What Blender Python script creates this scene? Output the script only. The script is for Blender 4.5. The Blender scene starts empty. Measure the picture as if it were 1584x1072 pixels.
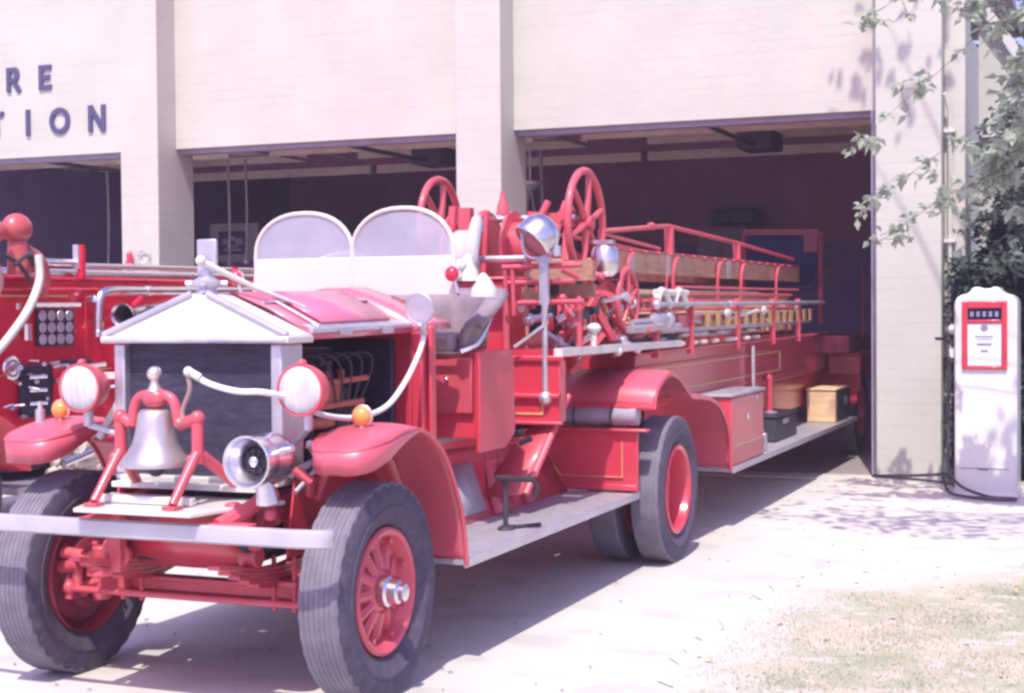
import bpy, bmesh, math, random
from mathutils import Vector, Matrix
R = math.radians
random.seed(7)
VEIL = .0026
S = bpy.context.scene
COL = S.collection
# ---------------------------------------------------------------- camera
cam_d = bpy.data.cameras.new("camera"); cam = bpy.data.objects.new("camera", cam_d); COL.objects.link(cam)
S.camera = cam
S.render.resolution_x, S.render.resolution_y = 1024, 693
cam_d.sensor_width = 36.0; cam_d.lens = 36.0 * 2360 / 1584; cam_d.clip_start = .1; cam_d.clip_end = 2000
yaw, pitch, roll = R(22.2), R(-1.5), R(0.5)
f = Vector((-math.sin(yaw)*math.cos(pitch), math.cos(yaw)*math.cos(pitch), math.sin(pitch)))
r0 = Vector((math.cos(yaw), math.sin(yaw), 0)); u0 = r0.cross(f)
rr = r0*math.cos(roll) - u0*math.sin(roll); uu = u0*math.cos(roll) + r0*math.sin(roll)
mw = Matrix((( rr.x, uu.x, -f.x, 0), (rr.y, uu.y, -f.y, 0), (rr.z, uu.z, -f.z, 1.65), (0, 0, 0, 1)))
cam.matrix_world = mw
# ---------------------------------------------------------------- sky, sun, exposure
SUN = Vector((.13, -.56, 1)).normalized()
w = bpy.data.worlds.new("World"); S.world = w; w.use_nodes = True
nt = w.node_tree; bg = nt.nodes['Background']
sky = nt.nodes.new('ShaderNodeTexSky'); sky.sky_type = 'NISHITA'; sky.sun_disc = False
sky.sun_elevation = math.asin(SUN.z); sky.sun_rotation = math.pi; sky.air_density = 1.0; sky.dust_density = 2.5
tint = nt.nodes.new('ShaderNodeMixRGB'); tint.blend_type = 'MULTIPLY'; tint.inputs[0].default_value = 1
tint.inputs[2].default_value = (1.04, .84, 1.26, 1)
nt.links.new(sky.outputs[0], tint.inputs[1]); nt.links.new(tint.outputs[0], bg.inputs[0]); bg.inputs[1].default_value = .15
sd = bpy.data.lights.new("sun", 'SUN'); sun = bpy.data.objects.new("sun", sd); COL.objects.link(sun)
sd.energy = 3.35; sd.angle = R(.5); sd.color = (1, .955, .84)
sun.rotation_euler = SUN.to_track_quat('Z', 'Y').to_euler(); sun.location = (0, 0, 20)
S.view_settings.view_transform = 'Standard'; S.view_settings.look = 'None'
S.view_settings.exposure = .63; S.view_settings.gamma = 1
S.render.engine = 'CYCLES'
S.cycles.max_bounces = 8; S.cycles.diffuse_bounces = 5; S.cycles.transparent_max_bounces = 12
S.cycles.pixel_filter_type = 'BLACKMAN_HARRIS'; S.cycles.filter_width = 2.8

# ---------------------------------------------------------------- materials
def mat(name, col, rough=.5, metal=0, coat=0, var=.12, vscale=6, bump=0, bscale=60, spec=.5, col2=None, emit=0, stretch=None, dirt=0):
    m = bpy.data.materials.new(name); m.use_nodes = True; n = m.node_tree.nodes; L = m.node_tree.links
    p = n['Principled BSDF']
    p.inputs['Roughness'].default_value = rough; p.inputs['Metallic'].default_value = metal
    p.inputs['Coat Weight'].default_value = coat; p.inputs['Coat Roughness'].default_value = .2 if coat > .8 else .12
    p.inputs['Specular IOR Level'].default_value = spec
    tc = n.new('ShaderNodeTexCoord'); src = tc.outputs['Object']
    if stretch:
        mp = n.new('ShaderNodeMapping'); mp.inputs['Scale'].default_value = stretch; L.new(src, mp.inputs[0]); src = mp.outputs[0]
    nz = n.new('ShaderNodeTexNoise'); nz.inputs['Scale'].default_value = vscale; nz.inputs['Detail'].default_value = 6; nz.inputs['Roughness'].default_value = .65
    L.new(src, nz.inputs[0])
    rp = n.new('ShaderNodeValToRGB'); e = rp.color_ramp.elements
    c2 = col2 if col2 else tuple(c*(1-var) for c in col)
    c1 = col if col2 else tuple(min(1, c*(1+var*.6)) for c in col)
    e[0].position = .36; e[1].position = .64; e[0].color = (*c2, 1); e[1].color = (*c1, 1)
    L.new(nz.outputs[0], rp.inputs[0]); out = rp.outputs[0]
    if dirt:
        n2 = n.new('ShaderNodeTexNoise'); n2.inputs['Scale'].default_value = vscale*3.7; n2.inputs['Detail'].default_value = 8; L.new(src, n2.inputs[0])
        r2 = n.new('ShaderNodeMapRange'); r2.inputs[1].default_value = .5; r2.inputs[2].default_value = .72; r2.inputs[3].default_value = 0; r2.inputs[4].default_value = dirt
        L.new(n2.outputs[0], r2.inputs[0])
        mx = n.new('ShaderNodeMixRGB'); L.new(r2.outputs[0], mx.inputs[0]); L.new(out, mx.inputs[1]); mx.inputs[2].default_value = (.25, .2, .2, 1); out = mx.outputs[0]
    L.new(out, p.inputs['Base Color'])
    rr_ = n.new('ShaderNodeMapRange'); rr_.inputs[3].default_value = max(.02, rough-.07); rr_.inputs[4].default_value = min(1, rough+.1)
    L.new(nz.outputs[0], rr_.inputs[0]); L.new(rr_.outputs[0], p.inputs['Roughness'])
    if bump:
        b2 = n.new('ShaderNodeTexNoise'); b2.inputs['Scale'].default_value = bscale; b2.inputs['Detail'].default_value = 4; L.new(src, b2.inputs[0])
        bp = n.new('ShaderNodeBump'); bp.inputs['Strength'].default_value = bump; bp.inputs['Distance'].default_value = .01
        L.new(b2.outputs[0], bp.inputs['Height']); L.new(bp.outputs[0], p.inputs['Normal'])
    if emit:
        p.inputs['Emission Color'].default_value = (*col, 1); p.inputs['Emission Strength'].default_value = emit
    return m
RED = mat('red_paint', (.60, .042, .075), .36, coat=.9, var=.12, vscale=3, dirt=.08)
RED2 = mat('engine_red_paint', (.66, .004, .035), .28, coat=.6, var=.1, vscale=3)
REDT = mat('red_oxide_enamel', (.60, .085, .115), .42, coat=.25, var=.15, vscale=5, dirt=.15)
CHROME = mat('nickel_plate', (.80, .78, .82), .24, metal=1, var=.08, vscale=8)
DULL = mat('dull_aluminium', (.62, .60, .66), .42, metal=.75, var=.12, vscale=9)
HOOD = mat('hood_glare_red', (.58, .13, .19), .32, coat=1, var=.03, vscale=.8)  # red paled to pink: sun glare and sky reflection put into the colour
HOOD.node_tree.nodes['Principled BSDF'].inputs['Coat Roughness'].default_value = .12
FEND = mat('fender_red_enamel', (.61, .085, .13), .42, coat=1, var=.12, vscale=3, dirt=.1)
FEND.node_tree.nodes['Principled BSDF'].inputs['Coat Roughness'].default_value = .42
BRASS = mat('pale_brass', (.78, .72, .62), .33, metal=.85, var=.15, vscale=8)
BELL = mat('bell_metal', (.62, .56, .54), .36, metal=.75, var=.2, vscale=5)
WHITE = mat('cream_enamel', (.64, .62, .58), .4, coat=.3, var=.05, vscale=4)
WROPE = mat('white_cord', (.82, .80, .82), .8, var=.08, vscale=30, bump=.4, bscale=200)
RUBBER = mat('tyre_rubber', (.085, .072, .11), .8, var=.22, vscale=14, bump=.25, bscale=90, spec=.3, dirt=.2)
TREAD = mat('tyre_tread_rubber', (.19, .175, .215), .85, var=.2, vscale=10, bump=.3, bscale=120, spec=.25, dirt=.2)
BLACK = mat('black_iron', (.045, .04, .055), .55, var=.25, vscale=9)
ENGINE = mat('greasy_engine_grey', (.04, .032, .06), .5, metal=.4, var=.3, vscale=12, bump=.3)
LEATH = mat('grey_brown_leather', (.27, .21, .235), .42, var=.22, vscale=7, bump=.35, bscale=40, coat=.15, dirt=.1)
GOLD = mat('gold_leaf_stripe', (.75, .52, .24), .4, metal=.2, var=.15, vscale=20)
TREADP = mat('ribbed_step_plate', (.42, .41, .46), .5, metal=.35, var=.15, vscale=12, bump=.5, bscale=150)
CREAM = mat('painted_block_wall', (.53, .525, .465), .8, var=.06, vscale=1.3, bump=.25, bscale=18)
def courses(m, period=.105, dark=.86, strength=.5):
    n = m.node_tree.nodes; L = m.node_tree.links; p = n['Principled BSDF']; old = p.inputs['Base Color'].links[0].from_socket
    tc = n.new('ShaderNodeTexCoord'); sp = n.new('ShaderNodeSeparateXYZ'); L.new(tc.outputs['Object'], sp.inputs[0])
    nz = n.new('ShaderNodeTexNoise'); nz.inputs['Scale'].default_value = 1.2; nz.inputs['Detail'].default_value = 3; L.new(tc.outputs['Object'], nz.inputs[0])
    ad = n.new('ShaderNodeMath'); ad.operation = 'MULTIPLY_ADD'; L.new(nz.outputs[0], ad.inputs[0]); ad.inputs[1].default_value = .02; L.new(sp.outputs[2], ad.inputs[2])
    dv = n.new('ShaderNodeMath'); dv.operation = 'DIVIDE'; L.new(ad.outputs[0], dv.inputs[0]); dv.inputs[1].default_value = period
    fr = n.new('ShaderNodeMath'); fr.operation = 'FRACT'; L.new(dv.outputs[0], fr.inputs[0])
    r = n.new('ShaderNodeValToRGB'); e = r.color_ramp.elements; e[0].position = 0; e[0].color = (dark,)*3+(1,); e[1].position = .16; e[1].color = (1,1,1,1); L.new(fr.outputs[0], r.inputs[0])
    n2 = n.new('ShaderNodeTexNoise'); n2.inputs['Scale'].default_value = 1.7; mp = n.new('ShaderNodeMapping'); mp.inputs['Scale'].default_value = (1,1,6); L.new(tc.outputs['Object'], mp.inputs[0]); L.new(mp.outputs[0], n2.inputs[0])
    r2 = n.new('ShaderNodeMapRange'); r2.inputs[1].default_value = .4; r2.inputs[2].default_value = .62; L.new(n2.outputs[0], r2.inputs[0])
    mx = n.new('ShaderNodeMixRGB'); mx.blend_type = 'MULTIPLY'; L.new(r2.outputs[0], mx.inputs[0]); L.new(old, mx.inputs[1]); L.new(r.outputs[0], mx.inputs[2]); L.new(mx.outputs[0], p.inputs['Base Color'])
    bp = n.new('ShaderNodeBump'); bp.inputs['Strength'].default_value = strength; bp.inputs['Distance'].default_value = .004; L.new(r.outputs[0], bp.inputs['Height'])
    o_ = p.inputs['Normal'].links
    if o_: L.new(o_[0].from_socket, bp.inputs['Normal'])
    L.new(bp.outputs[0], p.inputs['Normal'])
courses(CREAM)
TRIMG = mat('grey_trim', (.30, .27, .36), .7, var=.15, vscale=5)
TAN = mat('tan_door_panel', (.66, .54, .48), .6, var=.12, vscale=3)
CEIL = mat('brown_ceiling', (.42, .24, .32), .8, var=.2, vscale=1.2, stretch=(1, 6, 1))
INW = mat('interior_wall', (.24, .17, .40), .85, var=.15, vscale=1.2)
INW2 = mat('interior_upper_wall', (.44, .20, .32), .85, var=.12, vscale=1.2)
WOOD = mat('varnished_timber', (.42, .22, .15), .45, var=.3, vscale=5, stretch=(6, .5, 6), coat=.2)
PINE = mat('pale_pine', (.74, .52, .30), .6, var=.2, vscale=5, stretch=(1, 1, 8))
RUNG = mat('yellow_rung_paint', (.85, .55, .20), .5, var=.15, vscale=8)
CANVAS = mat('canvas_grey', (.30, .28, .34), .9, var=.25, vscale=6, bump=.4, bscale=20)
HOSEW = mat('cotton_hose', (.62, .55, .46), .9, var=.25, vscale=16, bump=.4, bscale=120)
AMBER = mat('amber_lens', (.85, .33, .08), .12, coat=.6, var=.1)
REDL = mat('red_lens', (.62, .015, .05), .1, coat=.8, var=.1)
LENS = mat('headlamp_lens', (.62, .59, .61), .22, coat=.6, var=.22, vscale=9, bump=.6, bscale=26, stretch=(5, 1, .4))
RADCORE = mat('radiator_core', (.05, .045, .08), .5, metal=.3, var=.45, vscale=8, stretch=(1, 1, 6), bump=.5, bscale=60)
SIGNM = mat('slate_blue_letters', (.075, .07, .16), .55, var=.15)
PUMPW = mat('pump_white_enamel', (.70, .70, .67), .35, coat=.35, var=.06, vscale=3, dirt=.08)
PUMPR = mat('pump_red_enamel', (.60, .03, .06), .35, coat=.4, var=.1)
DARKG = mat('dark_glass', (.006, .009, .045), .5, coat=0, spec=.1, var=.2)
HOSEB = mat('black_rubber_hose', (.05, .045, .055), .5, var=.2)
PAPER = mat('poster_paper', (.45, .42, .5), .7, var=.05)
PRINT = mat('poster_print', (.08, .07, .16), .7, var=.2)
BARK = mat('bark', (.16, .13, .12), .9, var=.35, vscale=8, bump=.8, bscale=20, stretch=(1, 1, .25))
BULB = mat('lit_bulb', (1, .85, .6), .3, emit=6)
def leafmat(name, a, b, tr=.3):
    m = mat(name, a, .5, col2=b, vscale=2.5, spec=.4)
    n = m.node_tree.nodes; L = m.node_tree.links; p = n['Principled BSDF']
    t = n.new('ShaderNodeBsdfTranslucent'); t.inputs[0].default_value = (*[min(1, c*1.6) for c in a], 1)
    mx = n.new('ShaderNodeMixShader'); mx.inputs[0].default_value = tr
    L.new(p.outputs[0], mx.inputs[1]); L.new(t.outputs[0], mx.inputs[2]); L.new(mx.outputs[0], n['Material Output'].inputs[0]); return m
LEAF = leafmat('maple_leaf', (.50, .56, .44), (.22, .28, .21))
LEAFD = leafmat('evergreen_leaf', (.035, .075, .06), (.012, .035, .035), .15)
LEAFM = leafmat('shrub_leaf', (.20, .25, .20), (.05, .09, .08), .2)
BLADE = leafmat('dry_grass_blade', (.50, .46, .35), (.24, .31, .19), .2)
def glassmat(name, col, k, rough):
    m = bpy.data.materials.new(name); m.use_nodes = True; n = m.node_tree.nodes; L = m.node_tree.links
    p = n['Principled BSDF']; p.inputs['Base Color'].default_value = (*col, 1); p.inputs['Roughness'].default_value = rough; p.inputs['Coat Weight'].default_value = .4
    t = n.new('ShaderNodeBsdfTransparent'); mx = n.new('ShaderNodeMixShader')
    tc = n.new('ShaderNodeTexCoord'); nz = n.new('ShaderNodeTexNoise'); nz.inputs['Scale'].default_value = 4; nz.inputs['Detail'].default_value = 5
    L.new(tc.outputs['Object'], nz.inputs[0]); r = n.new('ShaderNodeMapRange'); r.inputs[1].default_value = .3; r.inputs[2].default_value = .7
    r.inputs[3].default_value = k-.12; r.inputs[4].default_value = k+.1
    L.new(nz.outputs[0], r.inputs[0]); L.new(r.outputs[0], mx.inputs[0])
    L.new(t.outputs[0], mx.inputs[1]); L.new(p.outputs[0], mx.inputs[2]); L.new(mx.outputs[0], n['Material Output'].inputs[0]); return m
GLASS = glassmat('milky_windscreen_glass', (.50, .50, .60), .60, .2)  # clear glass mixed unevenly with a pale blue-grey layer

NOSPLIT = {'emblem','print','dial_marks','price_drum','door_seam','gold_stripe','foliage','crown','limbs','ladder_rungs','engine_fittings','letter','glass','garage_door','header_wall','door_head_trim','radiator_core','front_locker','siren_grille','step_gusset','truss_rod'}
# ---------------------------------------------------------------- mesh builder
def V(*a): return Vector(a)
class G:
    def __init__(s): s.v = []; s.f = []; s.m = []
    def add(s, vs, fs, m=0):
        b = len(s.v); s.v += [Vector(q) for q in vs]; s.f += [tuple(b+i for i in q) for q in fs]; s.m += [m]*len(fs); return s
    def box(s, x0, x1, y0, y1, z0, z1, m=0):
        return s.add([(x0,y0,z0),(x1,y0,z0),(x1,y1,z0),(x0,y1,z0),(x0,y0,z1),(x1,y0,z1),(x1,y1,z1),(x0,y1,z1)],
                     [(0,3,2,1),(4,5,6,7),(0,1,5,4),(1,2,6,5),(2,3,7,6),(3,0,4,7)], m)
    def bar(s, p0, p1, w, h, m=0, up=(0,0,1)):
        p0, p1 = Vector(p0), Vector(p1); d = (p1-p0).normalized(); up = Vector(up)
        sx = d.cross(up)
        if sx.length < 1e-4: sx = d.cross(Vector((1,0,0)))
        sx.normalize(); sz = sx.cross(d)
        vs = []
        for p in (p0, p1):
            for a, b in ((-1,-1),(1,-1),(1,1),(-1,1)): vs.append(p + sx*a*w/2 + sz*b*h/2)
        return s.add(vs, [(0,1,2,3),(7,6,5,4),(0,4,5,1),(1,5,6,2),(2,6,7,3),(3,7,4,0)], m)
    def tube(s, pts, r, n=10, m=0, closed=False):
        P = [Vector(p) for p in pts]; N = len(P); rs = r if isinstance(r, (list, tuple)) else [r]*N
        prev = None; vs = []
        for i in range(N):
            a = P[(i-1) % N] if (closed or i) else P[0]; b = P[(i+1) % N] if (closed or i < N-1) else P[-1]
            d = (b-a).normalized()
            if prev is None:
                prev = d.cross(Vector((0,0,1)))
                if prev.length < .1: prev = d.cross(Vector((1,0,0)))
            x = (prev - d*prev.dot(d)).normalized(); prev = x; y = d.cross(x)
            for k in range(n):
                t = 2*math.pi*k/n; vs.append(P[i] + (x*math.cos(t)+y*math.sin(t))*rs[i])
        fs = []
        for i in range(N if closed else N-1):
            j = (i+1) % N
            for k in range(n): fs.append((i*n+k, i*n+(k+1) % n, j*n+(k+1) % n, j*n+k))
        if not closed: fs.append(tuple(reversed(range(n)))); fs.append(tuple((N-1)*n+k for k in range(n)))
        return s.add(vs, fs, m)
    def cyl(s, p0, p1, r0_, r1_=None, n=20, m=0):
        return s.tube([p0, p1], [r0_, r0_ if r1_ is None else r1_], n, m)
    def lathe(s, o, ax, prof, n=32, m=0, cap=True):
        o = Vector(o); ax = Vector(ax).normalized(); x = ax.cross(Vector((0,0,1)))
        if x.length < .1: x = Vector((1,0,0))
        x.normalize(); y = ax.cross(x); vs = []
        for t, r in prof:
            for k in range(n):
                a = 2*math.pi*k/n; vs.append(o + ax*t + (x*math.cos(a)+y*math.sin(a))*max(r, .0004))
        fs = []
        for i in range(len(prof)-1):
            for k in range(n): fs.append((i*n+k, i*n+(k+1) % n, (i+1)*n+(k+1) % n, (i+1)*n+k))
        if cap: fs.append(tuple(reversed(range(n)))); fs.append(tuple((len(prof)-1)*n+k for k in range(n)))
        return s.add(vs, fs, m)
    def ball(s, c, r, n=20, m=0):
        c = Vector(c); rx, ry, rz = r if isinstance(r, tuple) else (r, r, r); vs = []; k_ = n//2
        for i in range(k_+1):
            p = math.pi*i/k_
            for k in range(n):
                a = 2*math.pi*k/n; q = max(math.sin(p), .003)
                vs.append(c + Vector((rx*q*math.cos(a), ry*q*math.sin(a), rz*math.cos(p))))
        fs = [(i*n+k, (i+1)*n+k, (i+1)*n+(k+1) % n, i*n+(k+1) % n) for i in range(k_) for k in range(n)]
        fs.append(tuple(range(n))); fs.append(tuple(reversed([k_*n+k for k in range(n)])))
        return s.add(vs, fs, m)
    def torus(s, c, ax, R_, r, n=32, k=8, m=0):
        c = Vector(c); ax = Vector(ax).normalized(); x = ax.cross(Vector((0,0,1)))
        if x.length < .1: x = Vector((1,0,0))
        x.normalize(); y = ax.cross(x)
        return s.tube([c + (x*math.cos(2*math.pi*i/n)+y*math.sin(2*math.pi*i/n))*R_ for i in range(n)], r, k, m, closed=True)
    def prism(s, pts, axis, a0, a1, m=0):
        def q(a, p):
            return {'x': (a, p[0], p[1]), 'y': (p[0], a, p[1]), 'z': (p[0], p[1], a)}[axis]
        n = len(pts); vs = [q(a0, p) for p in pts] + [q(a1, p) for p in pts]
        fs = [tuple(range(n)), tuple(reversed(range(n, 2*n)))] + [(i, n+i, n+(i+1) % n, (i+1) % n) for i in range(n)]
        return s.add(vs, fs, m)
    def grid(s, rows, m=0):
        n = len(rows[0]); vs = [p for r in rows for p in r]
        return s.add(vs, [(i*n+k, i*n+k+1, (i+1)*n+k+1, (i+1)*n+k) for i in range(len(rows)-1) for k in range(n-1)], m)
    def islands(s):
        n = len(s.v); par = list(range(n))
        def find(a):
            while par[a] != a: par[a] = par[par[a]]; a = par[a]
            return a
        for f_ in s.f:
            a = find(f_[0])
            for b in f_[1:]: par[find(b)] = a
        gr = {}
        for i, f_ in enumerate(s.f): gr.setdefault(find(f_[0]), []).append(i)
        bb = []
        for fs in gr.values():
            vs = [s.v[k] for i in fs for k in s.f[i]]
            bb.append([[min(v[a] for v in vs)-.004 for a in range(3)], [max(v[a] for v in vs)+.004 for a in range(3)], fs])
        ch = True
        while ch:
            ch = False
            for i in range(len(bb)):
                for j in range(len(bb)-1, i, -1):
                    if all(bb[i][0][a] <= bb[j][1][a] and bb[j][0][a] <= bb[i][1][a] for a in range(3)):
                        for a in range(3): bb[i][0][a] = min(bb[i][0][a], bb[j][0][a]); bb[i][1][a] = max(bb[i][1][a], bb[j][1][a])
                        bb[i][2] += bb[j][2]; bb.pop(j); ch = True
        return [b[2] for b in bb]
    def build(s, name, mats, parent=None, bevel=0, smooth=38, solid=0, label=None, kind=None, loc=None):
        if parent is not None and kind is None and len(s.f) < 40000 and name not in NOSPLIT:
            isl = s.islands()
            if 1 < len(isl) <= 40:
                outs = []
                for fs in isl:
                    g2 = G(); mp_ = {}
                    for i in fs:
                        for k in s.f[i]:
                            if k not in mp_: mp_[k] = len(g2.v); g2.v.append(s.v[k])
                        g2.f.append(tuple(mp_[k] for k in s.f[i])); g2.m.append(s.m[i])
                    outs.append((len(fs), g2))
                outs.sort(key=lambda q: -q[0])
                return [q[1].build1(name, mats, parent, bevel, smooth, solid, label, kind, loc) for q in outs][0]
        return s.build1(name, mats, parent, bevel, smooth, solid, label, kind, loc)
    def build1(s, name, mats, parent=None, bevel=0, smooth=38, solid=0, label=None, kind=None, loc=None):
        if not isinstance(mats, (list, tuple)): mats = [mats]
        me = bpy.data.meshes.new(name); o = bpy.data.objects.new(name, me); COL.objects.link(o)
        base = Vector((0,0,0))
        if parent is not None:
            o.parent = parent; q = parent
            while q is not None: base += Vector(q.location); q = q.parent
        if loc is not None: o.location = Vector(loc)-base; base = Vector(loc)
        me.from_pydata([v-base for v in s.v], [], s.f)
        for p, mi in zip(me.polygons, s.m): p.material_index = mi
        bm = bmesh.new(); bm.from_mesh(me); bmesh.ops.recalc_face_normals(bm, faces=bm.faces); bm.to_mesh(me); bm.free()
        for q in mats: me.materials.append(q)
        if smooth: 
            me.shade_smooth(); me.set_sharp_from_angle(angle=R(smooth))
        if solid:
            md = o.modifiers.new('s', 'SOLIDIFY'); md.thickness = solid; md.offset = 0
        if bevel:
            md = o.modifiers.new('b', 'BEVEL'); md.width = bevel; md.segments = 2; md.limit_method = 'ANGLE'; md.angle_limit = R(50)
        if label: o['label'] = label
        if kind: o['kind'] = kind
        return o
def thing(name, loc, label, cat, group=None):
    o = bpy.data.objects.new(name, None); COL.objects.link(o); o.location = loc; o.empty_display_size = .2
    o['label'] = label; o['category'] = cat
    if group: o['group'] = group
    return o
def tag(o, label, cat, group=None):
    o['label'] = label; o['category'] = cat
    if group: o['group'] = group
    return o
def copy_tree(o, parent=None):
    c = o.copy(); COL.objects.link(c); c.parent = parent
    for ch in list(o.children): copy_tree(ch, c)
    return c
def spline(pts, n=8):
    P = [Vector(p) for p in pts]; P = [P[0]*2-P[1]] + P + [P[-1]*2-P[-2]]; out = []
    for i in range(1, len(P)-2):
        a, b, c, d = P[i-1], P[i], P[i+1], P[i+2]
        for k in range(n):
            t = k/n; out.append(.5*((2*b)+(c-a)*t+(2*a-5*b+4*c-d)*t*t+(-a+3*b-3*c+d)*t**3))
    out.append(P[-2]); return out

# ================================================================ SETTING
def shader_sheet(name, a, b, sc, rough=.9, bump=.3, bs=40, cracks=False, c=None):
    m = mat(name, a, rough, col2=b, vscale=sc, bump=bump, bscale=bs, spec=.25)
    if c:
        n = m.node_tree.nodes; L = m.node_tree.links; p = n['Principled BSDF']; old = p.inputs['Base Color'].links[0].from_socket
        nz = n.new('ShaderNodeTexNoise'); nz.inputs['Scale'].default_value = sc*5; nz.inputs['Detail'].default_value = 8
        tc = n.new('ShaderNodeTexCoord'); L.new(tc.outputs['Object'], nz.inputs[0])
        r = n.new('ShaderNodeMapRange'); r.inputs[1].default_value = .52; r.inputs[2].default_value = .66; L.new(nz.outputs[0], r.inputs[0])
        mx = n.new('ShaderNodeMixRGB'); L.new(r.outputs[0], mx.inputs[0]); L.new(old, mx.inputs[1]); mx.inputs[2].default_value = (*c, 1); L.new(mx.outputs[0], p.inputs['Base Color'])
    return m
GROUND = shader_sheet('lawn_soil', (.32, .28, .21), (.20, .22, .13), .8)
DRIVE = shader_sheet('concrete_drive', (.57, .55, .51), (.525, .505, .475), .5, .85, .25, 60, c=(.47, .45, .425))
FLOOR = shader_sheet('garage_slab', (.36, .31, .31), (.28, .24, .25), .7, .6, .2, 40)
LAWN = shader_sheet('worn_lawn', (.54, .47, .38), (.28, .33, .21), 1.3, .95, .6, 60, c=(.55, .49, .44))
o = G().add([(-400,-400,0),(400,-400,0),(400,400,0),(-400,400,0)], [(0,1,2,3)]).build('ground', GROUND, smooth=0, kind='structure')
g = G(); g.add([(-30,-12,.006),(6,-12,.006),(6,14.66,.006),(-30,14.66,.006)], [(0,1,2,3)]); g.build('driveway', DRIVE, smooth=0, kind='structure')
g = G(); g.add([(-16,14.66,.010),(-1.7,14.66,.010),(-1.7,26,.010),(-16,26,.010)], [(0,1,2,3)]); g.build('garage_floor', FLOOR, smooth=0, kind='structure')
n_ = LAWN.node_tree.nodes; L_ = LAWN.node_tree.links; p_ = n_['Principled BSDF']; old_ = p_.inputs['Base Color'].links[0].from_socket
geo = n_.new('ShaderNodeNewGeometry'); sx_ = n_.new('ShaderNodeSeparateXYZ'); L_.new(geo.outputs['Position'], sx_.inputs[0])
def mth(op, a, b):
    q = n_.new('ShaderNodeMath'); q.operation = op
    for i, v in enumerate((a, b)):
        if isinstance(v, (int, float)): q.inputs[i].default_value = v
        else: L_.new(v, q.inputs[i])
    return q.outputs[0]
d1 = mth('ADD', sx_.outputs[0], 1.98)
d2 = mth('SUBTRACT', mth('MULTIPLY', mth('ADD', sx_.outputs[0], 1.9), .745), mth('MULTIPLY', mth('SUBTRACT', sx_.outputs[1], 8.85), .667))
dm = mth('MINIMUM', d1, d2); nzl = n_.new('ShaderNodeTexNoise'); nzl.inputs['Scale'].default_value = 2.6; nzl.inputs['Detail'].default_value = 9; nzl.inputs['Roughness'].default_value = .7; L_.new(geo.outputs['Position'], nzl.inputs[0])
ff = mth('ADD', mth('MULTIPLY', dm, 1.3), mth('MULTIPLY', mth('SUBTRACT', nzl.outputs[0], .60), 2.6))
mr = n_.new('ShaderNodeMapRange'); mr.inputs[1].default_value = -.15; mr.inputs[2].default_value = .5; L_.new(ff, mr.inputs[0])
mxl = n_.new('ShaderNodeMixRGB'); L_.new(mr.outputs[0], mxl.inputs[0]); mxl.inputs[1].default_value = (.55,.53,.495,1); L_.new(old_, mxl.inputs[2]); L_.new(mxl.outputs[0], p_.inputs['Base Color'])
# worn lawn at the right, ragged edge
edge = [(-1.80,5.0),(-1.86,6.2),(-1.98,7.1),(-1.95,8.0),(-1.90,8.85),(-1.5,9.45),(-1.1,9.96),(-.6,10.35),(.6,10.9),(3,11.3),(6,11.5)]
ed = [(p.x+random.uniform(-.06,.06), p.y+random.uniform(-.05,.05)) for p in spline([(a,b,0) for a,b in edge], 10)]
poly = ed + [(6,-6),(-1.2,-6),(-1.6,2)]
g = G(); g.add([(x,y,.012) for x,y in poly], [tuple(range(len(poly)))]); g.build('lawn', LAWN, smooth=0, kind='structure')
def inlawn(x, y):
    c = False; j = len(poly)-1
    for i in range(len(poly)):
        xi, yi = poly[i]; xj, yj = poly[j]
        if (yi > y) != (yj > y) and x < (xj-xi)*(y-yi)/(yj-yi)+xi: c = not c
        j = i
    return c
g = G(); k = 0
clump = [(random.uniform(-2.2, 1), random.uniform(5, 11)) for _ in range(420)]
while k < 42000:
    cx, cy = random.choice(clump); x = random.gauss(cx, .13); y = random.gauss(cy, .13)
    if not inlawn(x, y): continue
    de = min(x+1.98, (x+1.9)*.745-(y-8.85)*.667)
    if de < .12 or random.random() > de/.8: k += .3; continue
    h = random.uniform(.006, .02); a = random.uniform(0, 6.28); ww = .0025; dx, dy = math.cos(a)*ww, math.sin(a)*ww
    lx, ly = random.gauss(0, .008), random.gauss(0, .008)
    g.v += [V(x-dx, y-dy, .012), V(x+dx, y+dy, .012), V(x+lx, y+ly, .012+h)]; g.f.append((len(g.v)-3, len(g.v)-2, len(g.v)-1)); g.m.append(0); k += 1
go = g.build('grass', BLADE, smooth=0, kind='stuff'); tag(go, 'short dry grass growing thinly on the lawn by the driveway', 'grass')
g = G()
for _ in range(22):
    x, y = random.uniform(-1.9, -.3), random.uniform(5.6, 10.3)
    if not inlawn(x, y): continue
    a = random.uniform(0, 6.28); s_ = random.uniform(.02, .035)
    g.add([(x+math.cos(a+t)*s_*q, y+math.sin(a+t)*s_*q, .035+random.uniform(0, .012)) for t, q in ((0,1),(1.2,.6),(3.1,1),(4.6,.6))], [(0,1,2,3)])
tag(g.build('fallen_leaves', mat('yellow_leaf', (.62, .42, .20), .7), smooth=0, kind='stuff'), 'yellow fallen leaves scattered on the lawn', 'leaves')

g = G(); rg = random.Random(21)
for _ in range(420):
    x, y = rg.uniform(-6, 1), rg.uniform(5, 14.2)
    if inlawn(x, y) and rg.random() < .5: continue
    a = rg.uniform(0, 6.28); q = rg.uniform(.004, .014); g.add([(x+math.cos(a+t)*q*k, y+math.sin(a+t)*q*k, .0125+.004*(i % 2)) for i, (t, k) in enumerate(((0,1.6),(1.4,.6),(3.1,1.4),(4.6,.5)))], [(0,1,2,3)])
tag(g.build('litter', mat('dry_leaf_litter', (.16, .12, .10), .8, var=.4), smooth=0, kind='stuff'), 'specks of dry leaf litter scattered over the concrete drive', 'leaf litter')
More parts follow.
